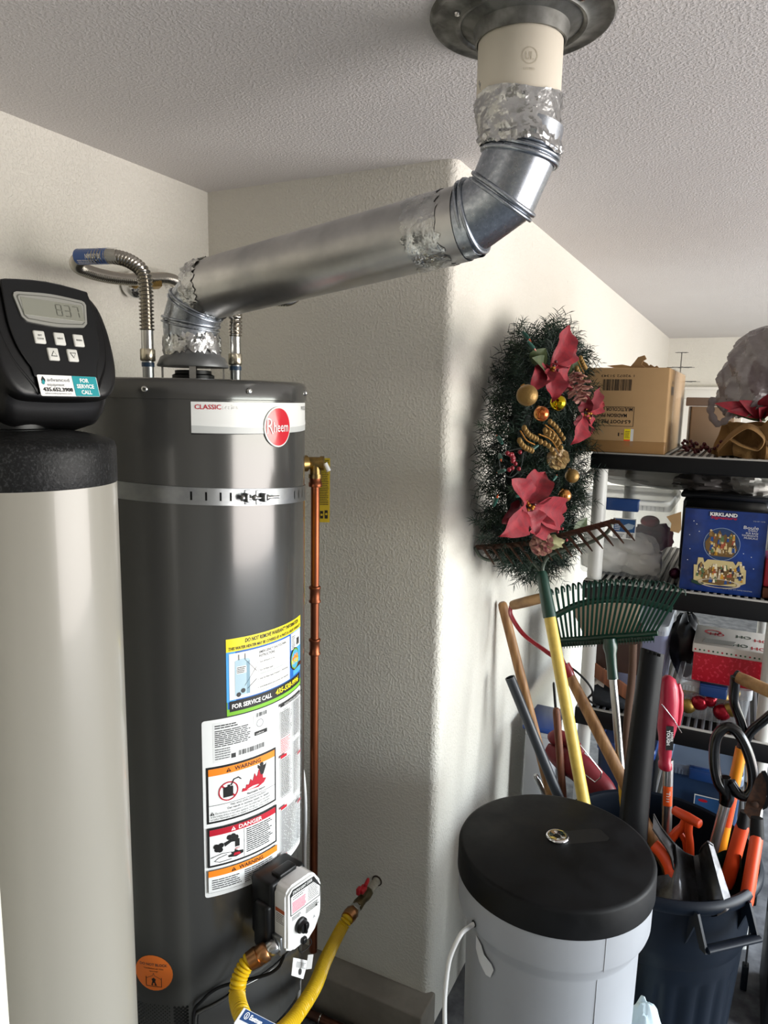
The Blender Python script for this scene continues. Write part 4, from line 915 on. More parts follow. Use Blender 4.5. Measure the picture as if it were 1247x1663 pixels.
# white plastic bag on the floor between the tanks
def crumple(mb, c, sc, m, seed=1, amp=.18, n=26, freq=2.5, M=None, squash=None):
    rnd = random.Random(seed); ds = [(V((rnd.uniform(-1, 1), rnd.uniform(-1, 1), rnd.uniform(-1, 1))).normalized(), rnd.uniform(1, 6), rnd.uniform(0, 6)) for _ in range(26)]
    vs = []; k = n//2
    for i in range(k+1):
        for j in range(n):
            a, t_ = pi*i/k, 2*pi*j/n; d_ = V((sin(a)*cos(t_), sin(a)*sin(t_), cos(a))); r_ = 1
            for q_, f_, p_ in ds: r_ += amp/4*abs(sin(d_.dot(q_)*f_*freq+p_))-amp/8
            v = V((d_.x*sc[0], d_.y*sc[1], d_.z*sc[2]))*r_
            if squash: v = squash(v)
            vs.append(V(c)+v)
    mb.add(vs, [(i*n+j, (i+1)*n+j, (i+1)*n+(j+1) % n, i*n+(j+1) % n) for i in range(k) for j in range(n)], m, M); return mb
b = MB(); q = at(1046, 1650, 1, -.02); crumple(b, (q.x+.004, q.y-.02, (q.z+.05+FLZ)/2), (.052, .045, (q.z+.05-FLZ)/2*.97), mat('bag_white', '#c9dbe2', .4, alpha=.75), 4, .12, 40, 1.4)
solo('plastic_bag', b, 'small translucent white plastic bag on the floor between brine tank and trash can', 'bag')

# ================================================================ TRASH CAN
TX, TY = 1.411, .300
tcn = thing('trash_can', 'dark navy ribbed round trash can full of garden tools', 'trash can', (TX, TY, FLZ))
NV = mat('can_navy', '#08111c', .42, spec=.25, bump=.05, bscale=50, var=.15, vscale=6); TMx = Matrix.Translation((TX, TY, 0))
def canR(z, a):
    t_ = (z-FLZ)/(.60-FLZ); r_ = .225+.045*t_; 
    if .03 < t_ < .62:
        f_ = min(1, (t_-.03)/.03, (.62-t_)/.03); k = ((math.degrees(a)+360) % 90)/90
        if .12 < k < .88: r_ += -.007*f_+.007*f_*abs(sin((k-.12)/.76*pi*5))
    if t_ > .70: r_ += .005
    return r_
zs = [FLZ, FLZ+.01, FLZ+.02, FLZ+.03, FLZ+.05]+[FLZ+.05+i*.03 for i in range(1, 11)]+[.335, .345, .355, .365, .39, .395, .402, .45, .50, .55, .585]
b = MB(); n = 180; vs = [(canR(z, 2*pi*j/n)*cos(2*pi*j/n), canR(z, 2*pi*j/n)*sin(2*pi*j/n), z) for z in zs for j in range(n)]
b.add(vs, [(i*n+j, i*n+(j+1) % n, (i+1)*n+(j+1) % n, (i+1)*n+j) for i in range(len(zs)-1) for j in range(n)], NV, TMx)
b.lathe([(.0001, FLZ+.01), (.215, FLZ+.012), (.266, .585)], NV, TMx, n=72, caps=False); part('body', b, tcn)
b = MB(); b.lathe([(.272, .580), (.284, .581), (.289, .590), (.289, .600), (.285, .611), (.277, .617), (.268, .613), (.266, .60), (.266, .57)], NV, TMx, n=110, caps=False); part('rim', b, tcn)
for ha in (-47, 133):
    a = radians(ha); nr_ = V((cos(a), sin(a), 0)); tt = V((-sin(a), cos(a), 0)); o_ = V((TX, TY, 0))
    b = MB()
    for s_ in (-1, 1):
        b.prism([(.250, .60), (.288, .60), (.322, .535), (.327, .515), (.305, .515), (.280, .56), (.250, .48)], .007, NV, Matrix((nr_, V((0, 0, 1)), tt*s_)).transposed().to_4x4() if False else Matrix.Translation(o_+tt*(.082*s_-.0035)) @ Matrix((nr_, V((0, 0, 1)), nr_.cross(V((0, 0, 1))))).transposed().to_4x4(), z0=-.0035)
    b.tube([o_+nr_*.322+tt*x_+V((0, 0, .524)) for x_ in (-.082, -.04, 0, .04, .082)], .0115, NV, n=12, flat=(.75, 1.2), up=(0, 0, 1)); part('handle', b, tcn)
# ================================================================ TOOLS
WOOD = mat('wood_ash', '#a87e50', .5, var2='#7d5733', vscale=22, stretch=(3, 3, .25), detail=5, rvar=.1)
WOODR = mat('wood_reddish', '#7a4a30', .6, var2='#52301f', vscale=30, stretch=(3, 3, .2))
WOODG = mat('wood_grip', '#b0895a', .45, var2='#6d4d2c', vscale=14, stretch=(1, 1, 1))
YP = mat('handle_yellow', '#d2b557', .4, var=.12, vscale=60, bump=.1, bscale=200)
GP = mat('rake_green', '#11362a', .35, coat=.2); RUST = mat('rusty_steel', '#5b3f30', .7, metal=.3, var2='#3d2d26', vscale=60)
REDS = mat('tool_red', '#8e1420', .35, coat=.3); ALU = mat('aluminium', '#b9b9b8', .3, metal=1); ORP = mat('tool_orange', '#d9481c', .42); FIB = mat('fibreglass_orange', '#e08a1c', .4)
BLKS = mat('glossy_black', '#0b0b0c', .25, coat=.2)
def line_to(p0, p1, z):
    p0, p1 = V(p0), V(p1); t_ = (z-p0.z)/(p1.z-p0.z); return p0+(p1-p0)*t_
# bow rake
r0 = at(879, 928, 1, .27); r1 = at(948, 1302, 1, .10); rb = line_to(r0, r1, FLZ+.003); ax_ = (r1-r0).normalized()
br = thing('bow_rake', 'bow rake with yellow handle, green ferrule and rusty tines leaning by the wreath', 'rake', rb)
fe = r0+(r1-r0)*.205
b = MB(); b.tube([fe-ax_*.005, fe+ax_*.01, rb-ax_*.004, rb], [.0160, .0175, .0175, .014], YP, n=20); part('handle', b, br)
b = MB(); b.tube([r0+ax_*.0, r0+ax_*.012, r0+ax_*.05, fe-ax_*.02, fe+ax_*.004], [.013, .0165, .0175, .0200, .0202], GP, n=20); part('ferrule', b, br)
bl0 = at(773, 889, 1, 0.250); bl1 = at(1000, 846, 1, 0.180)
bowm = mat('rake_bow', '#5d665c', .4, metal=.5)
for pts in ([r0+ax_*.01, at(872, 920, 1, 0.270), at(858, 908, 1, 0.270), at(835, 906, 1, 0.265), at(800, 910, 1, 0.255), at(782, 905, 1, 0.250), at(773, 892, 1, 0.250), bl0],
            [r0+ax_*.01, at(883, 915, 1, 0.265), at(895, 900, 1, 0.260), at(925, 890, 1, 0.240), at(960, 880, 1, 0.210), at(985, 865, 1, 0.190), at(992, 853, 1, 0.185), at(991, 848, 1, 0.185)]):
    b = MB(); b.tube(bez(pts, 8), .0055, bowm, n=8); part('bow', b, br)
bd = (bl1-bl0); b = MB(); bcur = bez([bl0, at(825, 886, 1, 0.235), at(880, 878, 1, 0.220), at(945, 861, 1, 0.200), bl1], 8); b.tube(bcur, .006, RUST, n=6, flat=(1.3, .7)); bar = part('tine_bar', b, br)
for i in range(15):
    p = resample(bcur, .001)[int((len(resample(bcur, .001))-1)*(i+.3)/14.6)]
    tdn = V((.05, -.035, -.022)); b = MB(); b.tube([p-tdn*.1, p+V((.018, -.012, .003)), p+tdn, p+tdn*1.35+V((0, 0, -.008))], [.0055, .0055, .0045, .002], RUST, n=6, flat=(1, .7)); part('tine', b, br)
# leaf rake
k0 = at(990, 1042, 1, .50); k1 = at(1007, 1235, 1, .42); kb = line_to(k0, k1, .05); ka = (k1-k0).normalized()
lr_ = thing('leaf_rake', 'green plastic leaf rake with fanned tines and metal handle in front of the shelf', 'rake', kb)
b = MB(); b.tube([k0+ka*.10, k0+ka*.42], .0125, ALU, n=16); b.tube([k0+ka*.42, kb], .0135, mat('handle_gold', '#c79a25', .4), n=16); part('handle', b, lr_)
b = MB(); b.tube([k0-ka*.01, k0+ka*.02, k0+ka*.04, k0+ka*.085, k0+ka*.12], [.022, .023, .018, .0165, .0175], GP, n=18); part('socket', b, lr_)
c0 = at(906, 1040, 1, .52); c1 = at(1068, 1028, 1, .50); xb = (c1-c0).normalized(); cm = (c0+c1)/2
b = MB(); b.tube([c0, c1], .0085, GP, n=8, flat=(1.1, 1.0)); b.tube([c0+V((0, 0, -.014))+xb*.006, c1+V((0, 0, -.014))-xb*.012], .007, GP, n=6, flat=(1.4, .7)); cb = part('cross_bar', b, lr_)
NT = 25
tops = bez([at(893, 958, 1, .44), at(930, 949, 1, .44), at(965, 944, 1, .44), at(1000, 942, 1, .44), at(1040, 943, 1, .44), at(1075, 946, 1, .44), at(1106, 958, 1, .44)], 12)
for i in range(NT):
    f_ = i/(NT-1); a = c0.lerp(c1, .03+.94*f_); t_ = tops[int(f_*(len(tops)-1))]; mid = a.lerp(t_, .5)
    d_ = (t_-a).normalized(); b = MB(); P_ = [a, a.lerp(t_, .33), a.lerp(t_, .66), t_-d_*.008, t_+V((.004, -.004, .004)), t_+V((.012, -.012, -.002)), t_+V((.014, -.015, -.012))]
    b.tube(bez(P_, 3), .0044, GP, n=6, flat=(.4, 1.0), up=(.4, -1, 0)); part('tine', b, lr_)
pc = [at(u, v, 1, .512) for u, v in ((927, 986), (965, 981), (1000, 979), (1042, 982), (1031, 1034), (950, 1036))]
b = MB(); b.add(pc+[p+V((0, .003, 0)) for p in pc], [tuple(range(6)), tuple(reversed(range(6, 12)))]+[((i+1) % 6, i, 6+i, 6+(i+1) % 6) for i in range(6)], mat('card_pale', '#efd6c0', .7)); part('card_insert', b, lr_, label='pale card behind the tines')
brc = bez([at(903, 999, 1, .475), at(935, 983, 1, .475), at(965, 976, 1, .475), at(1000, 974, 1, .475), at(1040, 977, 1, .475), at(1092, 990, 1, .475)], 8)
b = MB(); b.tube(brc, .0085, GP, n=8, flat=(1.2, .9)); part('brace', b, lr_)
for i in range(40):
    if i % 2: continue
b = MB()
for i in range(34):
    p = c0.lerp(c1, .02+.95*i/33)+V((0, -.007, -.018)); b.box(p, (.0022, .003, .020), GP)
part('bar_ribs', b, lr_, kind='stuff')
# long wooden handle against the wall
def stick(name, label, cat, u0, u1, r_, m, z1=None, end=None, extra=None):
    p0, p1 = at(*u0[:2], 1, u0[2]), at(*u1[:2], 1, u1[2]); pe = line_to(p0, p1, FLZ+.002 if z1 is None else z1); d_ = (pe-p0).normalized()
    t_ = thing(name, label, cat, pe); rr = r_ if isinstance(r_, tuple) else (r_, r_)
    b = MB(); b.tube([p0, p0+d_*.006, p0+d_*.02, pe-d_*.01, pe], [rr[0]*.6, rr[0]*.9, rr[0], rr[1], rr[1]*.9], m, n=20); part('shaft', b, t_); return t_, p0, pe, d_
sh_, *_ = stick('wooden_pole', 'pale bare wooden tool handle leaning against the white wall left of the rake', 'handle', (815, 978, .50), (889, 1270, .56), (.0165, .0185), WOOD)
# dark grey pipe
p0, p1 = at(828, 1100, 1, .45), at(906, 1292, 1, .49); pe = line_to(p0, p1, FLZ+.002); d_ = (pe-p0).normalized()
t_ = thing('plastic_pipe', 'dark grey hollow plastic pipe leaning behind the brine tank', 'pipe', pe); PVC = mat('pvc_grey', '#34383e', .4)
b = MB(); fr_ = frame(pe, p0-pe); L_ = (p0-pe).length; b.lathe([(.014, 0), (.0175, 0), (.0175, L_), (.014, L_), (.014, L_-.12), (.0001, L_-.12)], PVC, fr_, n=28, caps=False); part('tube', b, t_)
stick('metal_tube', 'short pale metal tube end beside the dark grey pipe', 'tube', (869, 1258, .60), (888, 1296, .62), .0115, ALU)
stick('reddish_stake', 'thin reddish brown wooden stake behind the yellow rake handle', 'stake', (903, 1150, .60), (914, 1292, .60), .0135, WOODR)
stick('dark_rod', 'thin dark metal rod above the reddish wooden stake', 'rod', (899, 1108, .64), (906, 1200, .64), .005, BLACK)
# red D-handled spade
g0, g1 = at(832, 983, 1, .43), at(884, 970, 1, .38); s0 = at(917, 1082, 1, .43); s1 = at(1012, 1268, 1, .40); se = line_to(s0, s1, .47); sd = (se-s0).normalized()
sp = thing('d_handle_spade', 'spade with wooden shaft and red steel D handle leaning behind the yellow rake', 'spade', se)
b = MB(); b.tube([g0, g0+(g1-g0)*.08, g0+(g1-g0)*.5, g1], [.0150, .0165, .0175, .0165], WOODG, n=18); part('grip', b, sp)
b = MB(); b.tube(bez([g0-(g1-g0)*.05, at(830, 1000, 1, .43), at(850, 1030, 1, .43), at(884, 1056, 1, .43), s0-sd*.01, s0+sd*.02], 8), [.0065]*0 or .008, REDS, n=10, flat=(.8, 1.6)); part('strap', b, sp, label='red steel strap')
b = MB(); b.tube(bez([g1+(g1-g0)*.05, at(893, 1000, 1, .38), at(900, 1040, 1, .40), s0-sd*.005+V((.004, -.008, 0)), s0+sd*.02], 8), .008, REDS, n=10, flat=(.8, 1.6)); part('strap', b, sp, label='red steel strap')
b = MB(); b.tube([s0-sd*.005, s0+sd*.02, s0+sd*.035], [.019, .0195, .017], REDS, n=20); part('ferrule', b, sp)
b = MB(); b.tube([s0+sd*.01, s0+sd*.2, se], [.0165, .0195, .020], WOOD, n=20); part('shaft', b, sp)
b = MB(); b.grid(lambda u, v: se+sd*(.0+.16*v)+V((.0, 1, 0))*((u-.5)*.12*(1-.3*v))+sd.cross(V((0, 1, 0)))*(.02*(1-(2*u-1)**2)), 8, 6, ALU); part('blade', b, sp)
# maroon plastic tool body with wire bail
MR = mat('maroon_plastic', '#6d1a22', .5, bump=.15, bscale=40)
mp = [at(888, 1215, 1, .66), at(908, 1228, 1, .65), at(938, 1245, 1, .63), at(962, 1268, 1, .62), at(978, 1292, 1, .61), at(976, 1335, 1, .61)]
mt = thing('maroon_tool', 'faded maroon plastic garden tool body with wire bail behind the yellow handle', 'tool', (mp[-1].x, mp[-1].y, .5))
b = MB(); P_ = bez(mp, 6); b.tube(P_, [.022+.034*min(1, i/9) for i in range(len(P_))], MR, n=18, flat=(1.0, .7)); part('body', b, mt)
b = MB(); b.tube(bez([at(895, 1205, 1, 0.660), at(905, 1196, 1, 0.660), at(925, 1205, 1, 0.650), at(945, 1225, 1, 0.630)], 6), [.012, .02, .024, .026, .026, .026, .026, .026, .026, .026, .024, .024, .024, .024, .024, .024, .02, .02, .015], MR, n=14); part('crest', b, mt)
b = MB(); b.tube([at(942, 1210, 1, 0.520), at(977, 1254, 1, 0.520), at(975, 1263, 1, 0.520), at(966, 1270, 1, 0.520), at(945, 1254, 1, 0.530), at(930, 1235, 1, 0.540)], .0022, STEEL, n=6); part('wire_bail', b, mt)
# black garden edging / channel standing in the can
h0, h1 = at(1060, 1052, 1, .40), at(1036, 1345, 1, .26); he = line_to(h0, h1, .12); hx = V((RT.x, RT.y, 0)).normalized()
ch = thing('black_channel', 'tall black plastic downspout shaped channel standing in the trash can', 'channel', he)
b = MB(); HD = (he-h0).normalized(); hy = HD.cross(hx).normalized()
prof = [(-.034, -.012), (-.030, -.018), (0, -.021), (.026, -.018), (.034, -.008), (.036, .010), (.030, .018), (0, .020), (-.030, .016), (-.034, .010)]
rows = 10; vs = []
for i in range(rows+1):
    f_ = i/rows; w_ = .95+.42*f_; bow_ = .016*sin(pi*f_)
    for x_, y_ in prof: vs.append(h0.lerp(he, f_)+hx*(x_*w_-bow_)+hy*(y_*w_)+(HD*(.02*(x_+.034)/.07) if i == 0 else V((0, 0, 0))))
n = len(prof); b.add(vs, [(i*n+j, (i+1)*n+j, (i+1)*n+(j+1) % n, i*n+(j+1) % n) for i in range(rows) for j in range(n)]+[tuple(range(rows*n, rows*n+n))], mat('channel_black', '#090a0c', .45, spec=.22, bump=.1, bscale=30)); part('channel', b, ch, smooth=60)
b = MB(); vs = [h0+hx*(x_*.86)+hy*(y_*.8)+HD*(.02*(x_+.034)/.07+.002) for x_, y_ in prof]; b.add(vs, [tuple(range(n))[::-1]], HOLE); part('open_end', b, ch)
for i in range(4):
    b = MB(); b.box(h0+hx*(-.022+.012*i)*1.0+hy*.021+HD*(.008+.004*i), (.006, .005, .008), HOLE); part('notch', b, ch)
# string trimmer
m0, m1 = at(1088, 1100, 1, .44), at(1082, 1345, 1, .40); me_ = line_to(m0, m1, .10); md = (me_-m0).normalized()
tr = thing('string_trimmer', 'red and black string trimmer standing upside down in the trash can', 'string trimmer', me_)
PINK = mat('trimmer_red', '#b3243f', .38, coat=.1); q0 = at(1085, 1238, 1, .42)
b = MB(); b.tube([q0-md*.01, me_], .0155, ALU, n=20); part('shaft', b, tr)
b = MB(); L1 = (q0-m0).length; tx = V((RT.x, RT.y, 0)).normalized()
secs = [(-.005, .010, .012), (.005, .026, .022), (.03, .034, .028), (.07, .037, .030), (.13, .036, .030), (.16, .034, .029), (.19, .026, .024), (.21, .0235, .022), (.24, .0235, .022), (.262, .020, .020), (.268, .024, .024), (.285, .024, .024), (.29, .018, .018)]
n = 24; vs = []
ty = md.cross(tx).normalized()
k_ = L1/.268
for s_, wx, wy in secs:
    c_ = m0+md*s_*k_+tx*(-.010+.018*sin(min(1, s_/.2)*pi*.5) if False else -.006+.004*sin(s_*20))
    vs += [c_+tx*wx*.82*cos(2*pi*j/n)+ty*wy*sin(2*pi*j/n) for j in range(n)]
b.add(vs, [(i*n+j, i*n+(j+1) % n, (i+1)*n+(j+1) % n, (i+1)*n+j) for i in range(len(secs)-1) for j in range(n)]+[tuple(reversed(range(n))), tuple(range((len(secs)-1)*n, len(secs)*n))], PINK); th_ = part('motor_housing', b, tr)
for i in range(6):
    b = MB(); b.rbox(m0+md*(.09+.011*i)*k_+tx*.019-ty*.022*1, (.006, .005, .004), .001, HOLE); part('vent', b, th_)
b = MB(); b.tube([m0+md*.02*k_+tx*.026, m0+md*.05*k_+tx*.032, m0+md*.10*k_+tx*.033, m0+md*.15*k_+tx*.030], [.006, .010, .010, .005], PINK, n=10); part('fin', b, th_)
fnrm = (CP-m0); fnrm = (fnrm-md*fnrm.dot(md)-tx*fnrm.dot(tx)).normalized()
o_ = m0+md*.175*k_-tx*.010+fnrm*.0335
print('badge n', (md.cross(tx)).dot(fnrm))
d = Decal(flatfn(o_, md, tx), .5); d.sheet(-.034, -.012, .040, .010, BLK, th=.003); d.lay(); 
d.text('HYPER', -.016, .0005, .008, WHT, width=.030, bold=.03); d.text('TOUGH', -.022, -.0105, .0095, WHT, width=.046, bold=.04); part('badge', d.mb, th_, label='black badge with white lettering')
b = MB(); b.tube([m0+md*.075*k_-tx*.036+fnrm*.03, m0+md*.12*k_+fnrm*.034, m0+md*.165*k_+tx*.030+fnrm*.022], .0016, STEEL, n=6); part('wire', b, tr)
q = at(1083, 1290, 1, .41); fa = lambda s, t, h: q-md*t+tx*((.0158+h)*sin(s/.0158))+fnrm*((.0158+h)*cos(s/.0158))
d = Decal(fa, .003); d.rect(-.018, -.032, .018, .030, ORG if False else mat('sticker_orange', '#e25a1c', .45)); d.lay(); d.text('AXLE', .0, .016, .005, WHT, width=.014, rot=-pi/2); d.lines(-.008, -.02, .003, .012, 4, WHT, .3); part('shaft_sticker', d.mb, tr)
# shovel with black oval D grip
l0, l1 = at(1180, 1296, 1, .34), at(1160, 1372, 1, .33); le = line_to(l0, l1, .15); ldn = (le-l0).normalized()
bs = thing('oval_grip_shovel', 'shovel with black oval loop grip and silver shaft in the trash can', 'shovel', le)
b = MB(); ov = [(1179, 1289), (1166, 1270), (1160, 1240), (1161, 1205), (1170, 1187), (1184, 1181), (1198, 1190), (1212, 1215), (1222, 1250), (1222, 1280), (1212, 1293), (1198, 1288), (1186, 1270), (1180, 1250)]
P_ = bez([at(u, v, 1, .33) for u, v in ov[:13]], 5); b.tube(P_, [.0150]*len(P_), BLKS, n=14, caps=True); part('grip', b, bs)
b = MB(); b.tube([at(1178, 1262, 1, .335), at(1180, 1290, 1, .335), l0, l0+ldn*.02], [.014, .021, .0205, .0175], BLKS, n=18); part('socket', b, bs)
b = MB(); b.tube([l0, le], .0145, mat('shaft_silver', '#a8a5a3', .3, metal=.9), n=20); part('shaft', b, bs)
# fibreglass shovel with wooden D grip
f0, f1 = at(1204, 1215, 1, .42), at(1170, 1378, 1, .38); fe_ = line_to(f0, f1, .12); fd = (fe_-f0).normalized()
fs_ = thing('wooden_grip_shovel', 'shovel with orange fibreglass shaft and wooden grip on a black yoke', 'shovel', fe_)
b = MB(); b.tube([f0, fe_], .0165, FIB, n=20); part('shaft', b, fs_)
w0, w1 = at(1194, 1098, 1, .40), at(1252, 1124, 1, .36)
b = MB(); wd = (w1-w0); b.tube([w0+wd*.05, w0+wd*.3, w1+wd*.3], [.0165, .018, .018], WOODG, n=18); part('grip', b, fs_)
b = MB(); b.tube(bez([w0, at(1193, 1112, 1, .40), at(1192, 1140, 1, .405), at(1203, 1172, 1, .41), at(1207, 1195, 1, .415), f0+fd*.015], 6), .0115, BLKS, n=12, flat=(1.2, .9)); part('yoke', b, fs_)
b = MB(); b.tube([w0-wd*.01, w0+wd*.06], [.0185, .0185], BLKS, n=18); part('grip_cap', b, fs_)
b = MB(); b.tube(bez([w1+wd*.25, at(1262, 1150, 1, .37), at(1240, 1170, 1, .39), at(1218, 1190, 1, .405), f0+fd*.012], 6), .0115, BLKS, n=12, flat=(1.2, .9)); part('yoke', b, fs_)
fq = f0.lerp(f1, .62); fN = (CP-fq); fN = (fN-fd*fN.dot(fd)).normalized(); fX = fd.cross(fN).normalized()*-1
d = Decal(lambda s, t, h: fq-fd*t+fX*((.0168+h)*sin(s/.0168))+fN*((.0168+h)*cos(s/.0168)), .003); d.rect(-.016, -.045, .020, .055, mat('sleeve_red', '#c8471d', .4)); d.lay(); d.text('TRUPER', -.006, -.040, .012, BLK, width=.08, rot=pi/2, bold=.04); part('shaft_label', d.mb, fs_)
# orange T-grip tool
og = thing('orange_grip_tool', 'orange plastic T grip of a hand tool poking out of the trash can', 'tool', at(1120, 1400, 1, .36))
a0_, a1_ = at(1095, 1316, 1, .38), at(1136, 1338, 1, .33)
b = MB(); b.tube([a0_-(a1_-a0_)*.04, a0_, a0_.lerp(a1_, .5), a1_, a1_+(a1_-a0_)*.03], [.009, .0135, .0155, .0135, .010], ORP, n=18); part('grip', b, og)
b = MB(); b.tube(bez([a0_.lerp(a1_, .5), at(1109, 1342, 1, .36), at(1098, 1352, 1, .36), at(1088, 1368, 1, .36), at(1086, 1395, 1, .36)], 5), [.013]*21, ORP, n=14); part('yoke', b, og)
b = MB(); b.tube(bez([a0_.lerp(a1_, .6), at(1118, 1350, 1, .35), at(1120, 1368, 1, .35), at(1121, 1400, 1, .35)], 5), .0115, ORP, n=14); part('yoke', b, og)
b = MB(); b.tube([at(1104, 1352, 1, .36), at(1112, 1366, 1, .36), at(1116, 1390, 1, .36)], .009, ORP, n=10); part('web', b, og)
ok = thing('orange_hand_tool', 'orange plastic handle beside the brine tank lid behind the shovel blade', 'tool', at(1080, 1420, 1, .14))
b = MB(); b.tube(bez([at(1062, 1372, 1, .16), at(1074, 1385, 1, .15), at(1086, 1405, 1, .14), at(1092, 1428, 1, .13)], 6), [.016]*19, ORP, n=14, flat=(1.2, .8)); part('handle', b, ok)
# steel shovel blade pointing out of the can
sb_ = thing('shovel_blade', 'worn grey steel shovel blade standing upside down in the trash can', 'shovel', (TX, .2, .3))
STW = mat('worn_steel', '#5a5b5e', .34, metal=.9, var2='#3a3531', vscale=18, rvar=.25, detail=6)
tp = [(1062, 1424, .115), (1080, 1422, .12), (1094, 1415, .13), (1095, 1394, .145), (1097, 1372, .15), (1112, 1385, .175), (1126, 1391, .21), (1134, 1389, .215), (1141, 1375, .19), (1150, 1367, .155), (1158, 1373, .165)]
bt_ = [(1050, 1480, .10), (1060, 1484, .08), (1075, 1486, .055), (1092, 1488, .05), (1110, 1490, .07), (1126, 1490, .11), (1138, 1490, .115), (1150, 1490, .09), (1165, 1488, .07), (1180, 1480, .085), (1190, 1470, .11)]
def bl_(u, v, off=0):
    x = u*10; i = min(9, int(x)); f_ = x-i; f_ = f_*f_*(3-2*f_)*.5+f_*.5
    m_ = lambda R_: tuple(R_[i][k]*(1-f_)+R_[i+1][k]*f_ for k in range(3))
    a_, c_ = m_(tp), m_(bt_); p = tuple(a_[k]*(1-v)+c_[k]*v for k in range(3)); return at(p[0], p[1], 1, p[2])+V((0, off, 0))
b = MB(); b.grid(lambda u, v: bl_(u, v), 40, 14, STW); b.grid(lambda u, v: bl_(1-u, v, .004), 40, 14, STW); part('blade', b, sb_)
so_ = bez([at(1061, 1322, 1, .20), at(1072, 1342, 1, .185), at(1086, 1360, 1, .165), at(1100, 1376, 1, .155)], 5); si_ = bez([at(1060, 1346, 1, .15), at(1074, 1366, 1, .135), at(1088, 1388, 1, .125), at(1095, 1416, 1, .128)], 5)
b = MB(); b.add(so_+si_, [(i, i+1, len(so_)+i+1, len(so_)+i) for i in range(len(so_)-1)], STW); b.tube(si_, .0028, STW, n=8); b.tube(so_, .0028, STW, n=8); part('foot_step', b, sb_)
b = MB(); b.tube([bl_(.74+i/50, 0) for i in range(13)], .0035, STW, n=8); part('rolled_edge', b, sb_)
# dark green trowel
gt = thing('green_trowel', 'dark green scoop blade between shovel blade and loppers', 'trowel', at(1185, 1430, 1, .30))
b = MB(); b.grid(lambda u, v: at(1160+44*u, 1380+70*v+10*(2*u-1)**2, 1, .30+.04*(1-(2*u-1)**2)), 8, 8, mat('trowel_green', '#1d3a33', .3, coat=.3)); b.grid(lambda u, v: at(1204-44*u, 1380+70*v+10*(2*u-1)**2, 1, .304+.04*(1-(2*u-1)**2)), 8, 8, BLKS); part('blade', b, gt)
# loppers
lo = thing('loppers', 'orange handled loppers with rusty curved blades at the right of the trash can', 'loppers', at(1205, 1450, 1, .24))
def han(a_, b_, r_, name='handle'):
    b = MB(); a_, b_ = V(a_), V(b_); d_ = (b_-a_).normalized(); b.tube([a_, a_+d_*.008, b_-d_*.02, b_], [r_*.9, r_, r_*1.08, r_*.9], ORP, n=18, flat=(1.15, .9)); part(name, b, lo)
han(at(1206, 1340, 1, .34), at(1178, 1440, 1, .30), .0165); han(at(1229, 1358, 1, .26), at(1210, 1475, 1, .17), .0185)
b = MB(); b.tube([at(1209, 1318, 1, .34), at(1205, 1342, 1, .34)], [.012, .017], BLACKR, n=14); part('bumper', b, lo); b = MB(); b.tube([at(1229, 1328, 1, .27), at(1229, 1360, 1, .26)], [.016, .0185], BLACKR, n=14); part('bumper', b, lo)
def blade_px(poly, y, th_, m, name):
    b = MB(); f_ = [at(u, v, 1, y) for u, v in poly]; n = len(f_); b.add([p for p in f_]+[p+V((0, th_, 0)) for p in f_], [tuple(range(n)), tuple(reversed(range(n, 2*n)))]+[((i+1) % n, i, n+i, n+(i+1) % n) for i in range(n)], m); part(name, b, lo, smooth=30)
blade_px([(1208, 1318), (1213, 1300), (1220, 1285), (1226, 1268), (1232, 1258), (1238, 1254), (1243, 1260), (1246, 1285), (1242, 1308), (1236, 1316), (1232, 1335), (1218, 1330)], .30, .005, RUST, 'cutting_blade')
blade_px([(1236, 1254), (1243, 1253), (1251, 1268), (1252, 1298), (1246, 1312), (1238, 1316), (1245, 1295), (1244, 1270)], .292, .007, BLACK, 'hook_blade')
b = MB(); b.lathe([(.010, 0), (.010, .004), (.006, .006), (.0001, .006)], RUST, frame(at(1226, 1306, 1, .299), (0, -1, 0)), n=20); part('pivot_bolt', b, lo)
# ================================================================ SHELF UNIT
SX0, SX1, SY0, SY1 = 1.045, 1.725, .85, 1.72
TZ = [1.724, 1.247, .745, .20]
su = thing('storage_shelf', 'black plastic storage shelf unit with round white posts beside the wall', 'shelf', ((SX0+SX1)/2, (SY0+SY1)/2, FLZ))
SHK = mat('shelf_black', '#090a0c', .5, spec=.3, bump=.05, bscale=40); PST = mat('post_white', '#c3c3be', .4); LIP = mat('shelf_white_lip', '#a5a39d', .5); SLD = mat('slat_grey', '#55565a', .5)
for i, z in enumerate(TZ):
    b = MB(); th_ = .055 if i == 0 else .068
    b.rbox(((SX0+SX1)/2, (SY0+SY1)/2, z-th_/2-.004), (SX1-SX0, SY1-SY0, th_), .006, SHK); sf = part('shelf_deck', b, su)
    for k in range(26):
        x = SX0+.03+(SX1-SX0-.06)*k/25
        b = MB(); b.rbox((x, (SY0+SY1)/2, z-.0015), (.011, SY1-SY0-.02, .005), .001, LIP if i < 2 else SLD, seg=1); part('slat', b, sf)
    b = MB(); b.rbox(((SX0+SX1)/2, SY0+.008, z-.001), (SX1-SX0-.01, .014, .006), .002, LIP); part('lip', b, sf)
lv = [FLZ]+TZ[::-1]
for (x, y) in ((SX0+.035, SY0+.035), (SX1-.035, SY0+.035), (SX0+.035, SY1-.035), (SX1-.035, SY1-.035)):
    for a, c_ in zip(lv, lv[1:]):
        z1 = c_-.055; z0 = a if a == FLZ else a-.004
        b = MB(); b.lathe([(.025, z0), (.027, z0+.02), (.025, z1)], PST, Matrix.Translation((x, y, 0)), n=28); part('post', b, su)
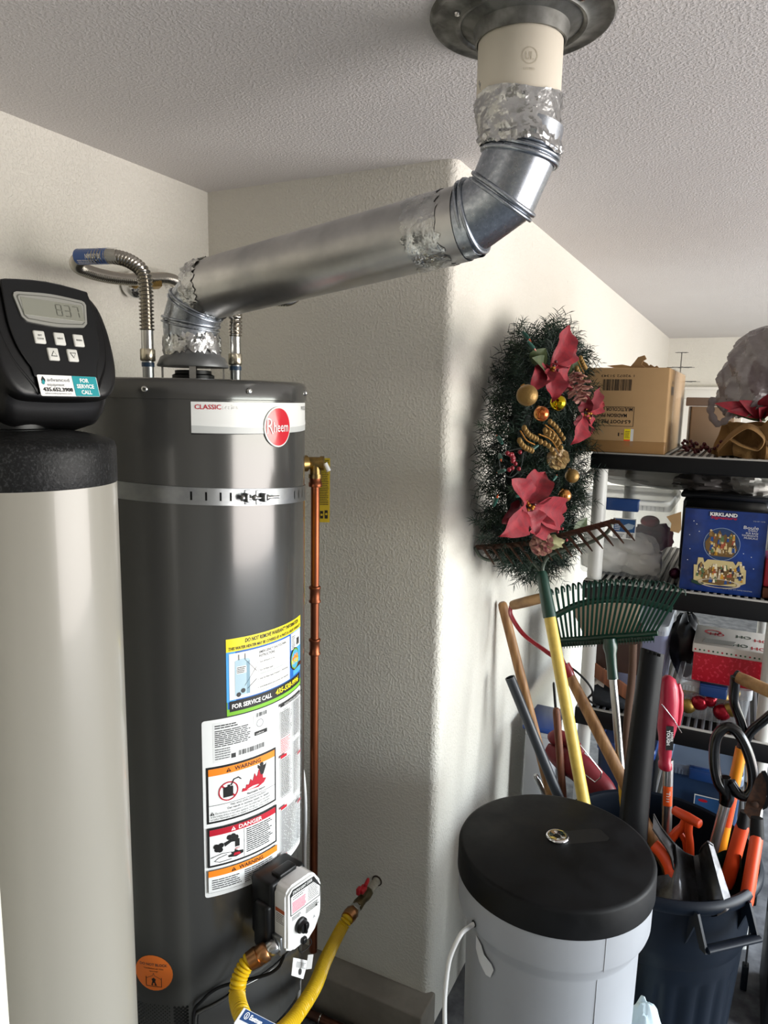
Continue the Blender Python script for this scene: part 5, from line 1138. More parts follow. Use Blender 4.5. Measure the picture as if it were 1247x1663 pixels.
# ---- containers
CLR = mat('bin_clear', '#d3d7da', .22, alpha=.24, spec=.6); CLRM = mat('bin_cloudy', '#c9ced2', .35, alpha=.5); LATCH = mat('latch_blue', '#1d3f77', .4)
def bin_box(name, label, x0, x1, y0, y1, z0, z1, body=None, lidm=None, latch=LATCH, taper=.93, lidh=.028, shade=None, group=None):
    t_ = thing(name, label, 'storage bin', ((x0+x1)/2, (y0+y1)/2, z0), group); body = body or CLR; lidm = lidm or CLRM
    cx, cy = (x0+x1)/2, (y0+y1)/2; wx, wy = (x1-x0)/2-.012, (y1-y0)/2-.012; h = z1-z0-lidh
    def sec(k, z, r_=.022):
        out = []
        for sx_, sy_, a0 in ((1, 1, 0), (-1, 1, pi/2), (-1, -1, pi), (1, -1, 3*pi/2)):
            for q_ in range(4): a = a0+pi/2*q_/3; out.append((cx+sx_*(wx*k-r_)+r_*cos(a), cy+sy_*(wy*k-r_)+r_*sin(a), z))
        return out
    b = MB(); vs = sec(taper-.04, z0)+sec(taper, z0+.012)+sec(1, z0+h)+sec(1.02, z0+h)+sec(1.02, z0+h-.012)
    b.add(vs, [(i*16+j, i*16+(j+1) % 16, (i+1)*16+(j+1) % 16, (i+1)*16+j) for i in range(4) for j in range(16)]+[tuple(reversed(range(16)))], body); part('body', b, t_, smooth=40)
    b = MB(); K = [(1.04, z0+h-.018), (1.045, z0+h-.002), (1.045, z0+h+.010), (1.02, z0+h+.018), (.90, z0+h+.018), (.88, z0+h+.010)]
    vs = []; [vs.extend(sec(k, z)) for k, z in K]
    b.add(vs, [(i*16+j, i*16+(j+1) % 16, (i+1)*16+(j+1) % 16, (i+1)*16+j) for i in range(len(K)-1) for j in range(16)]+[tuple(range((len(K)-1)*16, len(K)*16))], lidm); ld = part('lid', b, t_, smooth=40)
    for i in range(7):
        for s_ in (-1, 1):
            xx = cx+s_*(.36+.09*i)*wx/1.0 if i < 7 else cx
            if abs(xx-cx) > wx: continue
            b = MB(); b.box((xx, cy-wy*1.045-.001, z0+h-.008), (.0035, .003, .018), lidm); part('rib', b, ld)
    if latch:
        b = MB(); b.rbox((cx, cy-wy*1.045-.006, z0+h-.004), (min(.14, wx*.75), .014, .042), .006, latch); b.rbox((cx, cy-wy*1.03, z0+h+.017), (min(.14, wx*.75), .03, .008), .003, latch); part('latch', b, t_, label='blue latch')
    return t_
B1 = bin_box('clear_storage_bin', 'clear plastic storage bin with blue latch and white cloth on the second shelf', .985, 1.33, .925, 1.40, 1.2495, 1.560)
d = Decal(flatfn((1.128, .9365, 1.400), (1, 0, 0), (0, 0, 1)), .5); LB = mat('ink_label_blue', '#2c5688', .4)
d.sheet(0, 0, .082, .078, WHT, th=.0008); d.lay(); d.rect(.003, .026, .079, .075, LB); d.lay(); d.disc(.016, .066, .009, RED, ry=.004); d.lines(.006, .030, .03, .056, 4, WHT, .4); d.poly([(.036, .05), (.055, .06), (.078, .055), (.07, .04), (.05, .034)], mat('ink_pale', '#a9bccb', .4)); d.bars(.05, .004, .076, .022, BLK, n=14); d.lines(.004, .006, .044, .020, 3, DG, .4)
part('bin_label', d.mb, B1, label='blue and white bin label')
CLO = mat('white_cloth', '#efece4', .85, bump=.3, bscale=20)
for i, (c_, s_, lb) in enumerate((((1.10, 1.02, 1.315), (.075, .05, .060), 'crumpled white cloth on the left in the upper clear bin'), ((1.215, 1.04, 1.300), (.075, .06, .055), 'crumpled white cloth low on the right in the upper clear bin'), ((1.21, 1.02, 1.365), (.060, .045, .035), 'folded white cloth on top of the other in the upper clear bin'))):
    b = MB(); crumple(b, c_, s_, CLO, 10+i, .3, 30, 1.6); b.v = [(min(max(v[0], 1.01), 1.30), max(v[1], .945), max(v[2], 1.256)) for v in b.v]; solo('white_cloth', b, lb, 'cloth', 'cloths in the upper clear bin')
b = MB(); b.lathe([(.035, 1.262), (.04, 1.30), (.03, 1.40), (.028, 1.42)], mat('paper_white', '#d0cfc8', .7), Matrix.Translation((1.035, 1.04, 0)), n=20); solo('paper_roll', b, 'white paper roll standing at the left inside the upper clear bin', 'roll')
RB = mat('ornament_red', '#8f1324', .18, metal=.6); GB = mat('ornament_gold', '#9c8243', .38, metal=.8, bump=.5, bscale=300); WINE = mat('wine_fabric', '#4b1a2a', .7)
b = MB(); b.sphere((1.245, 1.06, 1.455), .030, RB, n=18, sc=(1.2, 1, .8)); solo('red_ornament', b, 'shiny red ornament high inside the upper clear bin', 'ornament')
b = MB(); crumple(b, (1.25, 1.16, 1.38), (.06, .05, .045), WINE, 21, .3, 24); solo('wine_fabric', b, 'dark wine red fabric behind the white cloth in the clear bin', 'fabric')
# white thing behind post under top shelf and lids pile
PLB = mat('dark_bin', '#1a1c20', .4); 
b = MB(); crumple(b, (1.27, 1.50, 1.60), (.24, .10, .045), mat('grey_film', '#77736c', .4, alpha=.8), 33, .35, 34, 1.5); solo('wrapped_bundle', b, 'grey plastic wrapped bundle behind the upper clear bin', 'bundle')
# blue snow globe carton
def carton(name, label, cat, c, w_, d_, h, rot, mats, group=None):
    t_ = thing(name, label, cat, c, group); M = Matrix.Translation(c) @ Matrix.Rotation(rot, 4, 'Z'); b = MB(); b.rbox((0, 0, h/2), (w_, d_, h), .003, mats, M, seg=2); part('carton', b, t_); return t_, M
BLB = mat('carton_blue', '#173a86', .35, coat=.25, var2='#122c66', vscale=12)
gc0 = V((1.505, 1.00, 1.2495)); G_, GM = carton('snow_globe_box', 'dark blue snow globe gift box with nativity picture on the second shelf', 'box', gc0, .262, .24, .295, radians(2), BLB)
d = Decal(lambda s, t, h: GM @ V((s, -.12-h, t)), .5); CR = mat('print_cream', '#cdbb86', .45); SK = mat('print_brown', '#6d532e', .5); DB = mat('print_dark', '#10204a', .4); GRD = mat('print_green', '#1c3a2c', .5)
d.rect(-.055, .272, .035, .288, DB); d.lay(); d.text('KIRKLAND', -.050, .2735, .0115, WHT, width=.086, bold=.04); d.text('Signature', -.048, .264, .009, RED, width=.082, italic=.3, bold=.02)
d.text('Boule', .058, .236, .011, WHT, width=.046); d.text("D'EAU", .074, .228, .007, WHT, width=.026); d.text('SUR BASE', .066, .219, .006, WHT, width=.038); d.text('TOURNANTE', .054, .2105, .006, WHT, width=.050); d.text('MUSICALE', .062, .202, .006, WHT, width=.042); d.text('Water globe with rotating musical base', .012, .018, .004, LG, width=.09); d.text('CAJ NET 19078', .085, .263, .0035, LG, width=.036)
GLS = mat('print_globe', '#2f4368', .25); d.disc(-.005, .175, .058, mat('print_globe_edge', '#8fa0bb', .3), r0=.97); d.disc(-.005, .175, .056, GLS); d.lay()
rnd = random.Random(8)
d.poly([(-.055, .155), (-.058, .180), (-.045, .20), (-.040, .222), (-.025, .205), (-.015, .225), (-.005, .205), (.005, .212), (.012, .200), (.022, .218), (.034, .205), (.038, .18), (.045, .16), (.03, .132), (-.035, .132)], SK); d.lay()
PRT = [mat('print_%d' % i, c_, .5) for i, c_ in enumerate(('#d8c38d', '#8d6d3e', '#efe3c2', '#3c2b1d', '#a4533a', '#59714a', '#c9b9a0', '#274a86', '#c8922f'))]
for i in range(46):
    x, y = rnd.uniform(-.045, .035), rnd.uniform(.135, .205); h_ = rnd.uniform(.006, .016); m = PRT[i % 9]; d.poly([(x-h_*.4, y), (x+h_*.4, y), (x+h_*.25, y+h_*1.2), (x-h_*.25, y+h_*1.2)], m); 
    if i % 2: d.disc(x, y+h_*1.4, h_*.28, PRT[0 if i % 4 else 2], n=8)
    if i % 9 == 8: d.lay(.3)
d.lay(); d.poly([(-.085, .040), (-.088, .095), (-.078, .095), (-.076, .122), (-.060, .122), (-.055, .105), (-.045, .118), (.035, .118), (.045, .105), (.050, .120), (.062, .120), (.066, .098), (.078, .092), (.080, .045), (.05, .030), (-.05, .028)], CR); d.lay()
for x0 in (-.074, .046): d.poly([(x0, .060), (x0+.018, .060), (x0+.018, .095), (x0+.009, .108), (x0, .095)], DB)
d.lay(); d.poly([(-.055, .035), (-.058, .065), (-.03, .095), (.015, .095), (.045, .07), (.045, .04), (.0, .03)], SK); d.lay()
for i in range(60):
    x, y = rnd.uniform(-.078, .07), rnd.uniform(.035, .090); h_ = rnd.uniform(.006, .014); d.poly([(x-h_*.45, y), (x+h_*.45, y), (x+h_*.25, y+h_*1.3), (x-h_*.25, y+h_*1.3)], PRT[(i*5) % 9])
    if i % 2: d.disc(x, y+h_*1.5, h_*.28, PRT[2], n=8)
    if i % 12 == 11: d.lay(.3)
d.lay(); d.disc(-.003, .036, .068, PRT[6], ry=.016, r0=.86); d.poly([(-.092, .030), (-.060, .022), (-.05, .032), (-.09, .042)], GRD)
for i in range(9): d.disc(*[(-.10, .25), (-.11, .20), (-.105, .15), (-.09, .24), (.09, .14), (.10, .10), (-.08, .215), (.065, .15), (-.11, .11)][i], .0016, WHT, n=8)
part('printed_front', d.mb, G_, label='printed front with globe and nativity figures')
b = MB(); b.rbox((0, 0, .2965), (.264, .242, .004), .001, BLACK, GM); part('top_flap', b, G_)
CARD = mat('cardboard', '#b08f64', .75, var=.1, vscale=5, bump=.08, bscale=80); CARDD = mat('cardboard_dark', '#8d6e49', .8)
b = MB(); fl = [at(u, v, 1, .875) for u, v in ((1106, 831), (1082, 839), (1090, 850), (1088, 862), (1102, 866), (1106, 860))]; n = 6; b.add(fl+[p+V((0, .002, 0)) for p in fl], [tuple(range(n)), tuple(reversed(range(n, 2*n)))]+[((i+1) % n, i, n+i, n+(i+1) % n) for i in range(n)], CARD); part('torn_flap', b, G_, label='torn cardboard flap')
# dark tote with wrapped bags above and behind the blue box
T_ = thing('black_tote', 'black tote with lid behind the blue snow globe box', 'storage bin', (1.50, 1.36, 1.2495)); b = MB(); b.rbox((1.50, 1.36, 1.40), (.30, .40, .30), .02, PLB); part('body', b, T_); b = MB(); b.rbox((1.50, 1.36, 1.558), (.32, .42, .02), .008, PLB); part('lid', b, T_)
for i, (c_, s_, lb) in enumerate((((1.42, 1.32, 1.595), (.085, .10, .03), 'clear wrapped bag flat on the left of the black tote lid'), ((1.59, 1.30, 1.600), (.07, .10, .034), 'white lumpy plastic bag on the right of the black tote lid'))):
    b = MB(); crumple(b, c_, s_, mat('bag_haze%d' % i, ('#6c6664', '#c4c0ba')[i], .3, alpha=.8), 40+i, .35, 32); solo('wrapped_bag', b, lb, 'bag')
# red things at far right of second shelf
b = MB(); b.rbox((1.668, .97, 1.34), (.05, .16, .10), .006, mat('pinkred_box', '#b5283a', .5)); solo('red_carton', b, 'small red carton at the right frame edge beside the blue box', 'box')
b = MB(); b.rbox((1.668, .97, 1.2705), (.05, .18, .038), .004, COPPERD); solo('brown_tray', b, 'brown metallic tray under the small red carton', 'tray')
b = MB(); b.sphere((1.352, 1.02, 1.273), .022, mat('plum_bauble', '#4a1530', .2, metal=.5), n=16); solo('plum_bauble', b, 'small plum bauble between clear bin and blue box', 'bauble')
# ---- top shelf: long artificial tree carton
tb0 = V((1.133, 1.285, 1.7258)); X0, X1 = .985, 1.295; hT = .302
tt_ = thing('tree_carton', 'long brown cardboard tree carton wrapped in clear film with upside down print', 'box', ((X0+X1)/2, 1.185, 1.7258))
b = MB(); b.rbox(((X0+X1)/2, 1.185, 1.7258+hT/2), (X1-X0, .65, hT), .006, CARD); cbx = part('carton', b, tt_)
yf = .86
d = Decal(lambda s, t, h: V((s, yf-h, t)), .5)
def up(txt, xr, zt_, size, width, **k):  # upside-down print: xr = right end, reads right to left
    d.text(txt, xr, zt_, size, BLK, width=width, rot=pi, **k)
P = lambda u, v: at(u, v, 1, yf)
p = P(958, 660); q_ = P(1028, 693)
for (x0, z0, x1, z1) in ((p.x, q_.z, q_.x, q_.z+.0015), (p.x, p.z, q_.x, p.z+.0015), (p.x, q_.z, p.x+.0015, p.z), (q_.x-.0015, q_.z, q_.x, p.z)): d.rect(x0, z0, x1, z1, BLK)
wP = q_.x-p.x
up('6.5-FOOT PRE-LIT', q_.x-.010, q_.z+.0225, .0125, wP*.84, bold=.02); up("MADISON PINE", q_.x-.024, q_.z+.0445, .0125, wP*.68, bold=.02); up('MULTICOLOR LIGHTS', q_.x-.006, q_.z+.0665, .0125, wP*.93, bold=.02)
a_ = P(978, 634); c_ = P(1027, 616); d.bars(a_.x, a_.z, c_.x, c_.z, BLK, n=34); up('1 92072 51343', c_.x+.006, c_.z+.016, .0085, (c_.x-a_.x)+.012)
up('-1', P(1012, 705).x, P(1012, 703).z, .012, .018, bold=.02)
s0_ = P(1012, 724); s1_ = P(1029, 697); mz = (s0_.z*.62+s1_.z*.38); d.rect(s0_.x, mz, s1_.x-.010, s1_.z, YEL); d.rect(s0_.x, s0_.z, s1_.x-.010, mz, mat('price_orange', '#e2542a', .5)); d.rect(s1_.x-.010, s0_.z, s1_.x, s1_.z, LG2); d.lay(); d.lines(s0_.x+.003, mz+.004, s1_.x-.012, s1_.z-.006, 5, SK, .4)
part('front_print', d.mb, tt_, label='upside down black print and price sticker')
d = Decal(lambda s, t, h: V((X1+.0+h, s, t)), .5); d.bars(.93, 1.935, 1.03, 1.965, BLK, n=20); d.text('12343', 1.02, 1.984, .010, BLK, width=.07, rot=pi); part('side_barcode', d.mb, tt_)
TAPE = mat('film_clear', '#cfc5b4', .12, alpha=.28, bump=.8, bscale=18, bdist=.01)
b = MB(); b.rbox(((X0+X1)/2, 1.27, 1.7258+hT/2), (X1-X0+.006, .49, hT+.006), .006, TAPE); part('film_wrap', b, tt_, label='clear stretch film')
b = MB(); b.rbox(((X0+X1)/2, yf+.02, 1.7258+.022), (X1-X0+.003, .045, .045), .004, mat('tape_brown', '#9a7446', .35, alpha=.7)); part('packing_tape', b, tt_)
rnd = random.Random(3)
for i, poly in enumerate((((1022, 597), (1030, 588), (1036, 580), (1046, 577), (1049, 583), (1044, 586), (1041, 592), (1048, 597)), ((1050, 598), (1056, 592), (1062, 596), (1066, 594), (1072, 600), (1070, 607), (1058, 604)), ((985, 594), (1010, 592), (1040, 598), (1043, 601), (1000, 598)), ((1030, 600), (1040, 584), (1050, 590), (1062, 606)))):
    f_ = [at(u, v, 1, .875+.02*i) for u, v in poly]; n = len(f_); b = MB(); b.add(f_+[p_+V((.002, .004, 0)) for p_ in f_], [tuple(range(n)), tuple(reversed(range(n, 2*n)))]+[((k+1) % n, k, n+k, n+(k+1) % n) for k in range(n)], CARDD if i != 2 else CARD); part('torn_edge', b, tt_, smooth=0)
# smaller carton behind
c2_, _m = carton('brown_carton', 'plain brown cardboard carton behind the long tree carton', 'box', V((1.405, 1.50, 1.7258)), .16, .24, .17, .12, mat('cardboard_shade', '#86705a', .8)); b = MB(); b.rbox((1.40, 1.50, 1.915), (.17, .25, .035), .004, mat('cardboard_shade2', '#77665a', .8), Matrix.Translation((0, 0, 0))); part('loose_lid', b, c2_)
b = MB(); b.rbox((1.50, 1.60, 1.79), (.05, .06, .12), .004, mat('white_carton', '#d8d3c6', .5)); solo('white_carton', b, 'small white carton behind the berry sprig on top shelf', 'box')
# metal tiered candle ornament
mo = thing('tiered_metal_ornament', 'thin grey three tier metal snowflake ornament standing behind the cartons', 'ornament', (1.34, 1.67, 1.7258))
GM2 = mat('metal_grey', '#55534f', .5, metal=.7); ox = at(1105, 600, 1, 1.66).x
b = MB(); b.tube([(ox, 1.66, 1.7258), (ox, 1.66, at(1105, 572, 1, 1.66).z)], .0022, GM2, n=8); part('stem', b, mo)
for v_, rr in ((573, .028), (597, .058), (620, .085)):
    zc = at(1105, v_, 1, 1.66).z
    for k in range(8):
        a = 2*pi*k/8+.2; b = MB(); e = V((cos(a), sin(a), 0)); s_ = V((-sin(a), cos(a), 0)); c_ = V((ox, 1.66, zc)); w_ = rr*.16
        pts = [c_, c_+e*rr*.5+s_*w_, c_+e*rr, c_+e*rr*.5-s_*w_]; b.add(pts+[p_+V((0, 0, .002)) for p_ in pts], [(3, 2, 1, 0), (4, 5, 6, 7), (0, 1, 5, 4), (1, 2, 6, 5), (2, 3, 7, 6), (3, 0, 4, 7)], GM2); part('petal', b, mo)
mo.location.x += 0
# berries sprig
bs2 = thing('berry_sprig', 'dark red berry sprig lying on top shelf between carton and burlap', 'sprig', (1.42, .98, 1.7258)); BER = mat('berry_dark', '#4a1018', .35)
rnd = random.Random(12); b = MB(); b.tube(bez([(1.33, .96, 1.734), (1.38, .98, 1.745), (1.44, .98, 1.75), (1.50, 1.0, 1.75)], 6), .002, COPPERD, n=6); part('stem', b, bs2)
for i in range(46):
    c_ = V((rnd.uniform(1.345, 1.475), .97+rnd.uniform(-.03, .04), 1.735+rnd.uniform(0, .045)*(1-abs(i-23)/60))); b = MB(); b.sphere(c_, .0065, BER, n=8); part('berry', b, bs2)
# burlap wrapped pot with poinsettia in a grey plastic bag
BUR = mat('burlap', '#8a693c', .9, bump=.8, bscale=260, var2='#6f522d', vscale=8)
bp_ = thing('burlap_pot', 'pot wrapped in brown burlap with a big bow on the top shelf', 'pot', (1.58, 1.0, 1.7258))
b = MB()
def burl(u, v):
    a = 2*pi*u; r_ = (.125-.02*v+.012*sin(a*9+v*4)+.008*sin(a*17))*(1+.05*sin(v*7)); return V((1.585+r_*cos(a)*1.05, 1.02+r_*sin(a), 1.7258+.115*v+.006*sin(a*5)))
b.grid(burl, 72, 10, BUR, closeu=True); b.lathe([(.0001, 1.80), (.09, 1.81), (.11, 1.83)], BUR, Matrix.Translation((1.585, 1.02, 0)), n=30, caps=False); part('wrap', b, bp_)
for i, P_ in enumerate(([(1.47, .92, 1.760), (1.50, .88, 1.800), (1.55, .87, 1.835), (1.60, .88, 1.800), (1.585, .89, 1.762), (1.54, .88, 1.768), (1.50, .89, 1.79)], [(1.60, .885, 1.80), (1.64, .87, 1.845), (1.69, .88, 1.83), (1.68, .89, 1.77), (1.62, .89, 1.77)])):
    b = MB(); b.tube(bez(P_, 6), .030, BUR, n=10, flat=(1, .16), up=(0, 0, 1) if i else (0, 1, .2)); part('bow_loop', b, bp_)
def petal(mb, base, tip, nrm, w_, m, cup=.25, n=7, fold=.3, wave=.0, seed=0):
    base, tip, nrm = V(base), V(tip), V(nrm).normalized(); ax = (tip-base); L = ax.length; ax.normalize(); sd_ = ax.cross(nrm).normalized(); nrm = sd_.cross(ax); rnd = random.Random(seed); ph_ = rnd.uniform(0, 6)
    def f(u, v, o=0):
        x = 2*u-1; wv = w_*(sin(pi*min(1, v*1.02)**.75)**.8)*(1-.0*v) if 0 < v < 1 else .0004
        return base+ax*(L*v)+sd_*(x*wv/2)+nrm*(cup*L*(v*(1-v))*1.2+fold*abs(x)*wv*.5+wave*sin(v*14+ph_)*abs(x)+o)
    mb.grid(f, 6, n, m); return mb
PTM = mat('poinsettia_red', '#85101f', .65, var2='#6a0c1c', vscale=45, bump=.35, bscale=160); PTD = mat('poinsettia_deep', '#620a18', .7); LFG = mat('silk_leaf_green', '#2d3d22', .55, var2='#46522f', vscale=30); GLIT = mat('gold_glitter', '#a3702d', .3, metal=.8, bump=1, bscale=500)
po_ = thing('bagged_poinsettia', 'red artificial poinsettia with green leaves showing below a grey plastic bag', 'plant', (1.585, 1.0, 1.835))
for i, (e, w_) in enumerate((((1160, 655), .05), ((1180, 668), .04), ((1247, 640), .07), ((1232, 662), .06), ((1200, 650), .05), ((1255, 668), .05))):
    b = MB(); petal(b, (1.60, .95, 1.87), at(*e, 1, .88), (-.2, -1, .3), w_, PTM, seed=i); part('petal', b, po_)
for i, e in enumerate(((1210, 678), (1240, 682), (1188, 672))):
    b = MB(); petal(b, (1.60, .97, 1.86), at(*e, 1, .89), (-.2, -1, .3), .04, LFG, seed=i); part('leaf', b, po_)
BAGM = mat('bag_grey_film', '#6e6565', .2, alpha=.78, bump=.9, bscale=22, bdist=.012, spec=.6)
b = MB(); rnd = random.Random(71)
# loft from the bunched handles at the bottom left up to the blunt shoulder at the top: half-widths (x, y), centre, height
LV = [(1.50, .95, 1.862, .018, .018), (1.515, .955, 1.875, .045, .035), (1.56, .98, 1.90, .105, .075), (1.60, 1.0, 1.94, .150, .105), (1.615, 1.01, 1.99, .160, .115), (1.62, 1.02, 2.04, .158, .115), (1.625, 1.02, 2.09, .145, .105), (1.63, 1.02, 2.135, .125, .09), (1.635, 1.02, 2.16, .10, .075), (1.64, 1.02, 2.172, .06, .05), (1.64, 1.02, 2.17, .003, .003)]
lv_i = bez([(i_, 0, 0) for i_ in range(len(LV))], 4); fo = [(rnd.randint(3, 17), rnd.uniform(0, 6), rnd.uniform(2, 9)) for _ in range(10)]; vs = []; n = 72
for k in range(len(LV)*4-3):
    f_ = min(k/4, len(LV)-1.001); i_ = int(f_); q = f_-i_; L_ = [LV[i_][c_]*(1-q)+LV[i_+1][c_]*q for c_ in range(5)]
    for j in range(n):
        a = 2*pi*j/n; r_ = 1+sum(.045*(1-abs(((a*m_/pi+p_+z_*f_*.12) % 2)-1)*2) for m_, p_, z_ in fo)*.75
        vs.append((L_[0]+L_[3]*r_*cos(a), L_[1]+L_[4]*r_*sin(a), L_[2]+.004*sin(a*5+k)))
b.add(vs, [(i_*n+j, i_*n+(j+1) % n, (i_+1)*n+(j+1) % n, (i_+1)*n+j) for i_ in range(len(LV)*4-4) for j in range(n)], BAGM)
bg_ = solo('grey_plastic_bag', b, 'grey translucent plastic bag pulled over the red poinsettia on the top shelf', 'bag', smooth=28)
b = MB(); P_ = [at(1158, 645, 1, .93), at(1154, 668, 1, .92), at(1165, 688, 1, .91), at(1182, 678, 1, .91), at(1190, 655, 1, .92)]; b.tube(bez(P_, 6), [.008+.006*abs(sin(i_*.9)) for i_ in range(25)], BAGM, n=10, flat=(1, .35)); part('bag_handle', b, bg_)
b = MB(); petal(b, (1.60, 1.0, 1.93), (1.66, .96, 2.08), (-.2, -1, .3), .09, PTD); part('petal', b, po_)
b = MB(); petal(b, (1.60, 1.0, 1.93), (1.55, .97, 2.06), (-.2, -1, .3), .08, PTD); part('petal', b, po_)
# ---- third shelf: ornament bin, gift box, cloudy bin, brown odds
B2 = bin_box('ornament_bin', 'clear bin of red and gold ball ornaments under the red gift box', 1.385, 1.655, .92, 1.28, .7475, .905, body=mat('bin_clear_low', '#b5babf', .25, alpha=.3))
rnd = random.Random(5)
for i in range(15):
    rr = .028+.006*rnd.random(); x = 1.43+.038*(i % 5)+.012*rnd.random(); y = .945+.05*(i//5)+.01*rnd.random(); z = .762+rr+.032*((i*7) % 3)*.6
    m = (GB, RB, GB, RB, RB)[(i*3) % 5] if i % 4 else GB
    b = MB(); b.sphere((x, y, z), rr, m, n=18); o = solo('ball_ornament', b, ('gold' if m is GB else 'red')+' ball ornament in the clear ornament bin, %s row, %s' % (('front', 'middle', 'back')[i//5], ('far left', 'second from left', 'middle', 'second from right', 'far right')[i % 5]), 'ornament', 'ball ornaments in the clear bin')
GX = (1.447, 1.70)
gb_ = thing('gift_box', 'red patterned gift box with white lid edged in dots on the ornament bin', 'box', (1.57, 1.02, .905)); GR = mat('gift_red', '#b01428', .4, var2='#c93347', vscale=90, detail=0, thresh=(.60, .64)); GWL = mat('gift_white', '#cfcac2', .45)
gxc = 1.575; b = MB(); b.rbox((gxc, 1.04, .905+.055), (.262, .24, .110), .003, GR); part('box', b, gb_); b = MB(); b.rbox((gxc, 1.04, 1.030), (.272, .25, .034), .003, GWL); gl = part('lid', b, gb_, label='white lid with dotted edge')
d = Decal(flatfn((gxc-.136, .915, 1.013), (1, 0, 0), (0, 0, 1)), .5)
for i in range(18): d.disc(.010+.0148*i, .012, .0034, (RED, GRD, mat('dot_green', '#3f7350', .5))[i % 3], n=12)
part('dots', d.mb, gl, kind='stuff')
d = Decal(flatfn((gxc-.136, .915, 1.0475), (1, 0, 0), (0, 1, 0)), .5)
for t_, x, y, m in (('HO', .13, .03, GRD), ('HO', .19, .02, RED), ('HO', .05, .13, RED), ('HO', .14, .14, GRD), ('HO', .20, .12, RED)): d.text(t_, x, y, .035, m, width=.05, bold=.02)
d.disc(.06, .17, .03, RED, r0=.7); part('lid_print', d.mb, gl)
b = MB(); bm_ = [(.03, .02), (.13, .03), (.14, .08), (.04, .075)]; b.add([V((gxc-.136+x, .915+y, 1.0482)) for x, y in bm_]+[V((gxc-.136+x, .915+y, 1.049)) for x, y in bm_], [(3, 2, 1, 0), (4, 5, 6, 7), (0, 1, 5, 4), (1, 2, 6, 5), (2, 3, 7, 6), (3, 0, 4, 7)], mat('tape_grey', '#8b8983', .4)); part('tape', b, gl)
B3 = bin_box('cloudy_bin', 'tall cloudy plastic bin standing between the leaf rake and gift box', 1.15, 1.36, .94, 1.30, .7475, 1.09, body=mat('bin_lavender', '#8d90ad', .35, alpha=.7), latch=None)
b = MB(); crumple(b, (1.40, 1.20, .95), (.05, .05, .10), mat('black_sack', '#121214', .3), 55, .3, 24); solo('black_sack', b, 'crumpled black plastic sack between cloudy bin and gift box', 'bag')
b = MB(); b.rbox((0, 0, 0), (.20, .012, .05), .003, WOODR, Matrix.Translation((1.16, .885, .86)) @ Matrix.Rotation(.5, 4, 'Y')); solo('brown_plank', b, 'short brown plank leaning low behind the leaf rake handle', 'plank')
b = MB(); b.rbox((1.18, .915, .99), (.17, .03, .20), .004, mat('dark_wood_board', '#3a251c', .6, var2='#2a1a14', vscale=10)); solo('dark_board', b, 'dark brown wooden board behind the leaf rake socket', 'board')
b = MB(); b.tube(bez([at(1028, 1045, 1, .80), at(1026, 1100, 1, .80), at(1018, 1180, 1, .79), at(1012, 1330, 1, .76), V((1.30, .74, FLZ))], 6), .014, mat('bark', '#4a3426', .8, bump=.6, bscale=40), n=12); solo('rough_stick', b, 'rough dark wooden stick right of the leaf rake handle', 'stick')
lv_ = thing('white_flower', 'white artificial flower beside the shelf post on the third shelf', 'flower', (1.10, .90, .86)); WF = mat('flower_white', '#bdb7ae', .7)
for k in range(6):
    a = 2*pi*k/6; c_ = V(at(972, 1098, 1, .90)); b = MB(); petal(b, c_, c_+V((cos(a)*.045, -.008, sin(a)*.045)), (0, -1, 0), .03, WF, cup=.1); part('petal', b, lv_)
b = MB(); crumple(b, (1.16, .93, .78), (.10, .05, .035), mat('dark_cloth', '#1c2026', .8), 62, .3, 24); solo('dark_cloth', b, 'dark folded cloth on third shelf behind the wooden spade shaft', 'cloth')
b = MB(); b.tube(bez([at(912, 1075, 1, .72), at(935, 1090, 1, .70), at(955, 1110, 1, .70), at(962, 1125, 1, .72), at(955, 1135, 1, .75), V((1.12, .86, .76))], 6), .004, BLACKR, n=8); solo('black_strap', b, 'thin black curved strap beside the red spade handle', 'strap')
# ---- bottom tier
BLUEB = mat('bin_blue', '#2a4163', .35, alpha=.92)
B4 = bin_box('blue_bin', 'clear blue storage bin with label at the bottom of the shelf', 1.37, 1.655, .92, 1.30, .2025, .575, body=BLUEB, lidm=mat('lid_blue_clear', '#8797ad', .3, alpha=.6))
d = Decal(flatfn((1.490, .912, .385), (1, 0, 0), (0, 0, 1)), .5); d.sheet(0, 0, .10, .085, WHT, th=.0008); d.lay(); d.rect(.003, .003, .097, .082, LB); d.lay(); d.rect(.004, .024, .096, .026, WHT); d.disc(.030, .066, .016, RED, ry=.006); d.lines(.008, .008, .05, .02, 2, WHT, .4); part('bin_label', d.mb, B4)
B5 = bin_box('navy_bin', 'navy plastic bin with lid behind the tool handles at the bottom left of the shelf', 1.115, 1.35, .92, 1.30, .2025, .600, body=mat('navy_body', '#1b2a48', .4), lidm=mat('navy_lid', '#24407a', .35), latch=None)
b = MB(); b.rbox((.93, .86, .66), (.12, .22, .02), .006, mat('lid_blue_flat', '#22407f', .35)); b.rbox((.93, .86, .64), (.10, .20, .03), .006, mat('tub_white', '#b9bbbd', .5)); 
bb_ = thing('small_tub', 'small tub with blue lid standing between wall and shelf', 'tub', (.93, .86, FLZ)); part('lid', b, bb_); b = MB(); b.rbox((.93, .86, .285), (.10, .20, .69), .008, mat('tub_body', '#a7a9ad', .5)); part('body', b, bb_)
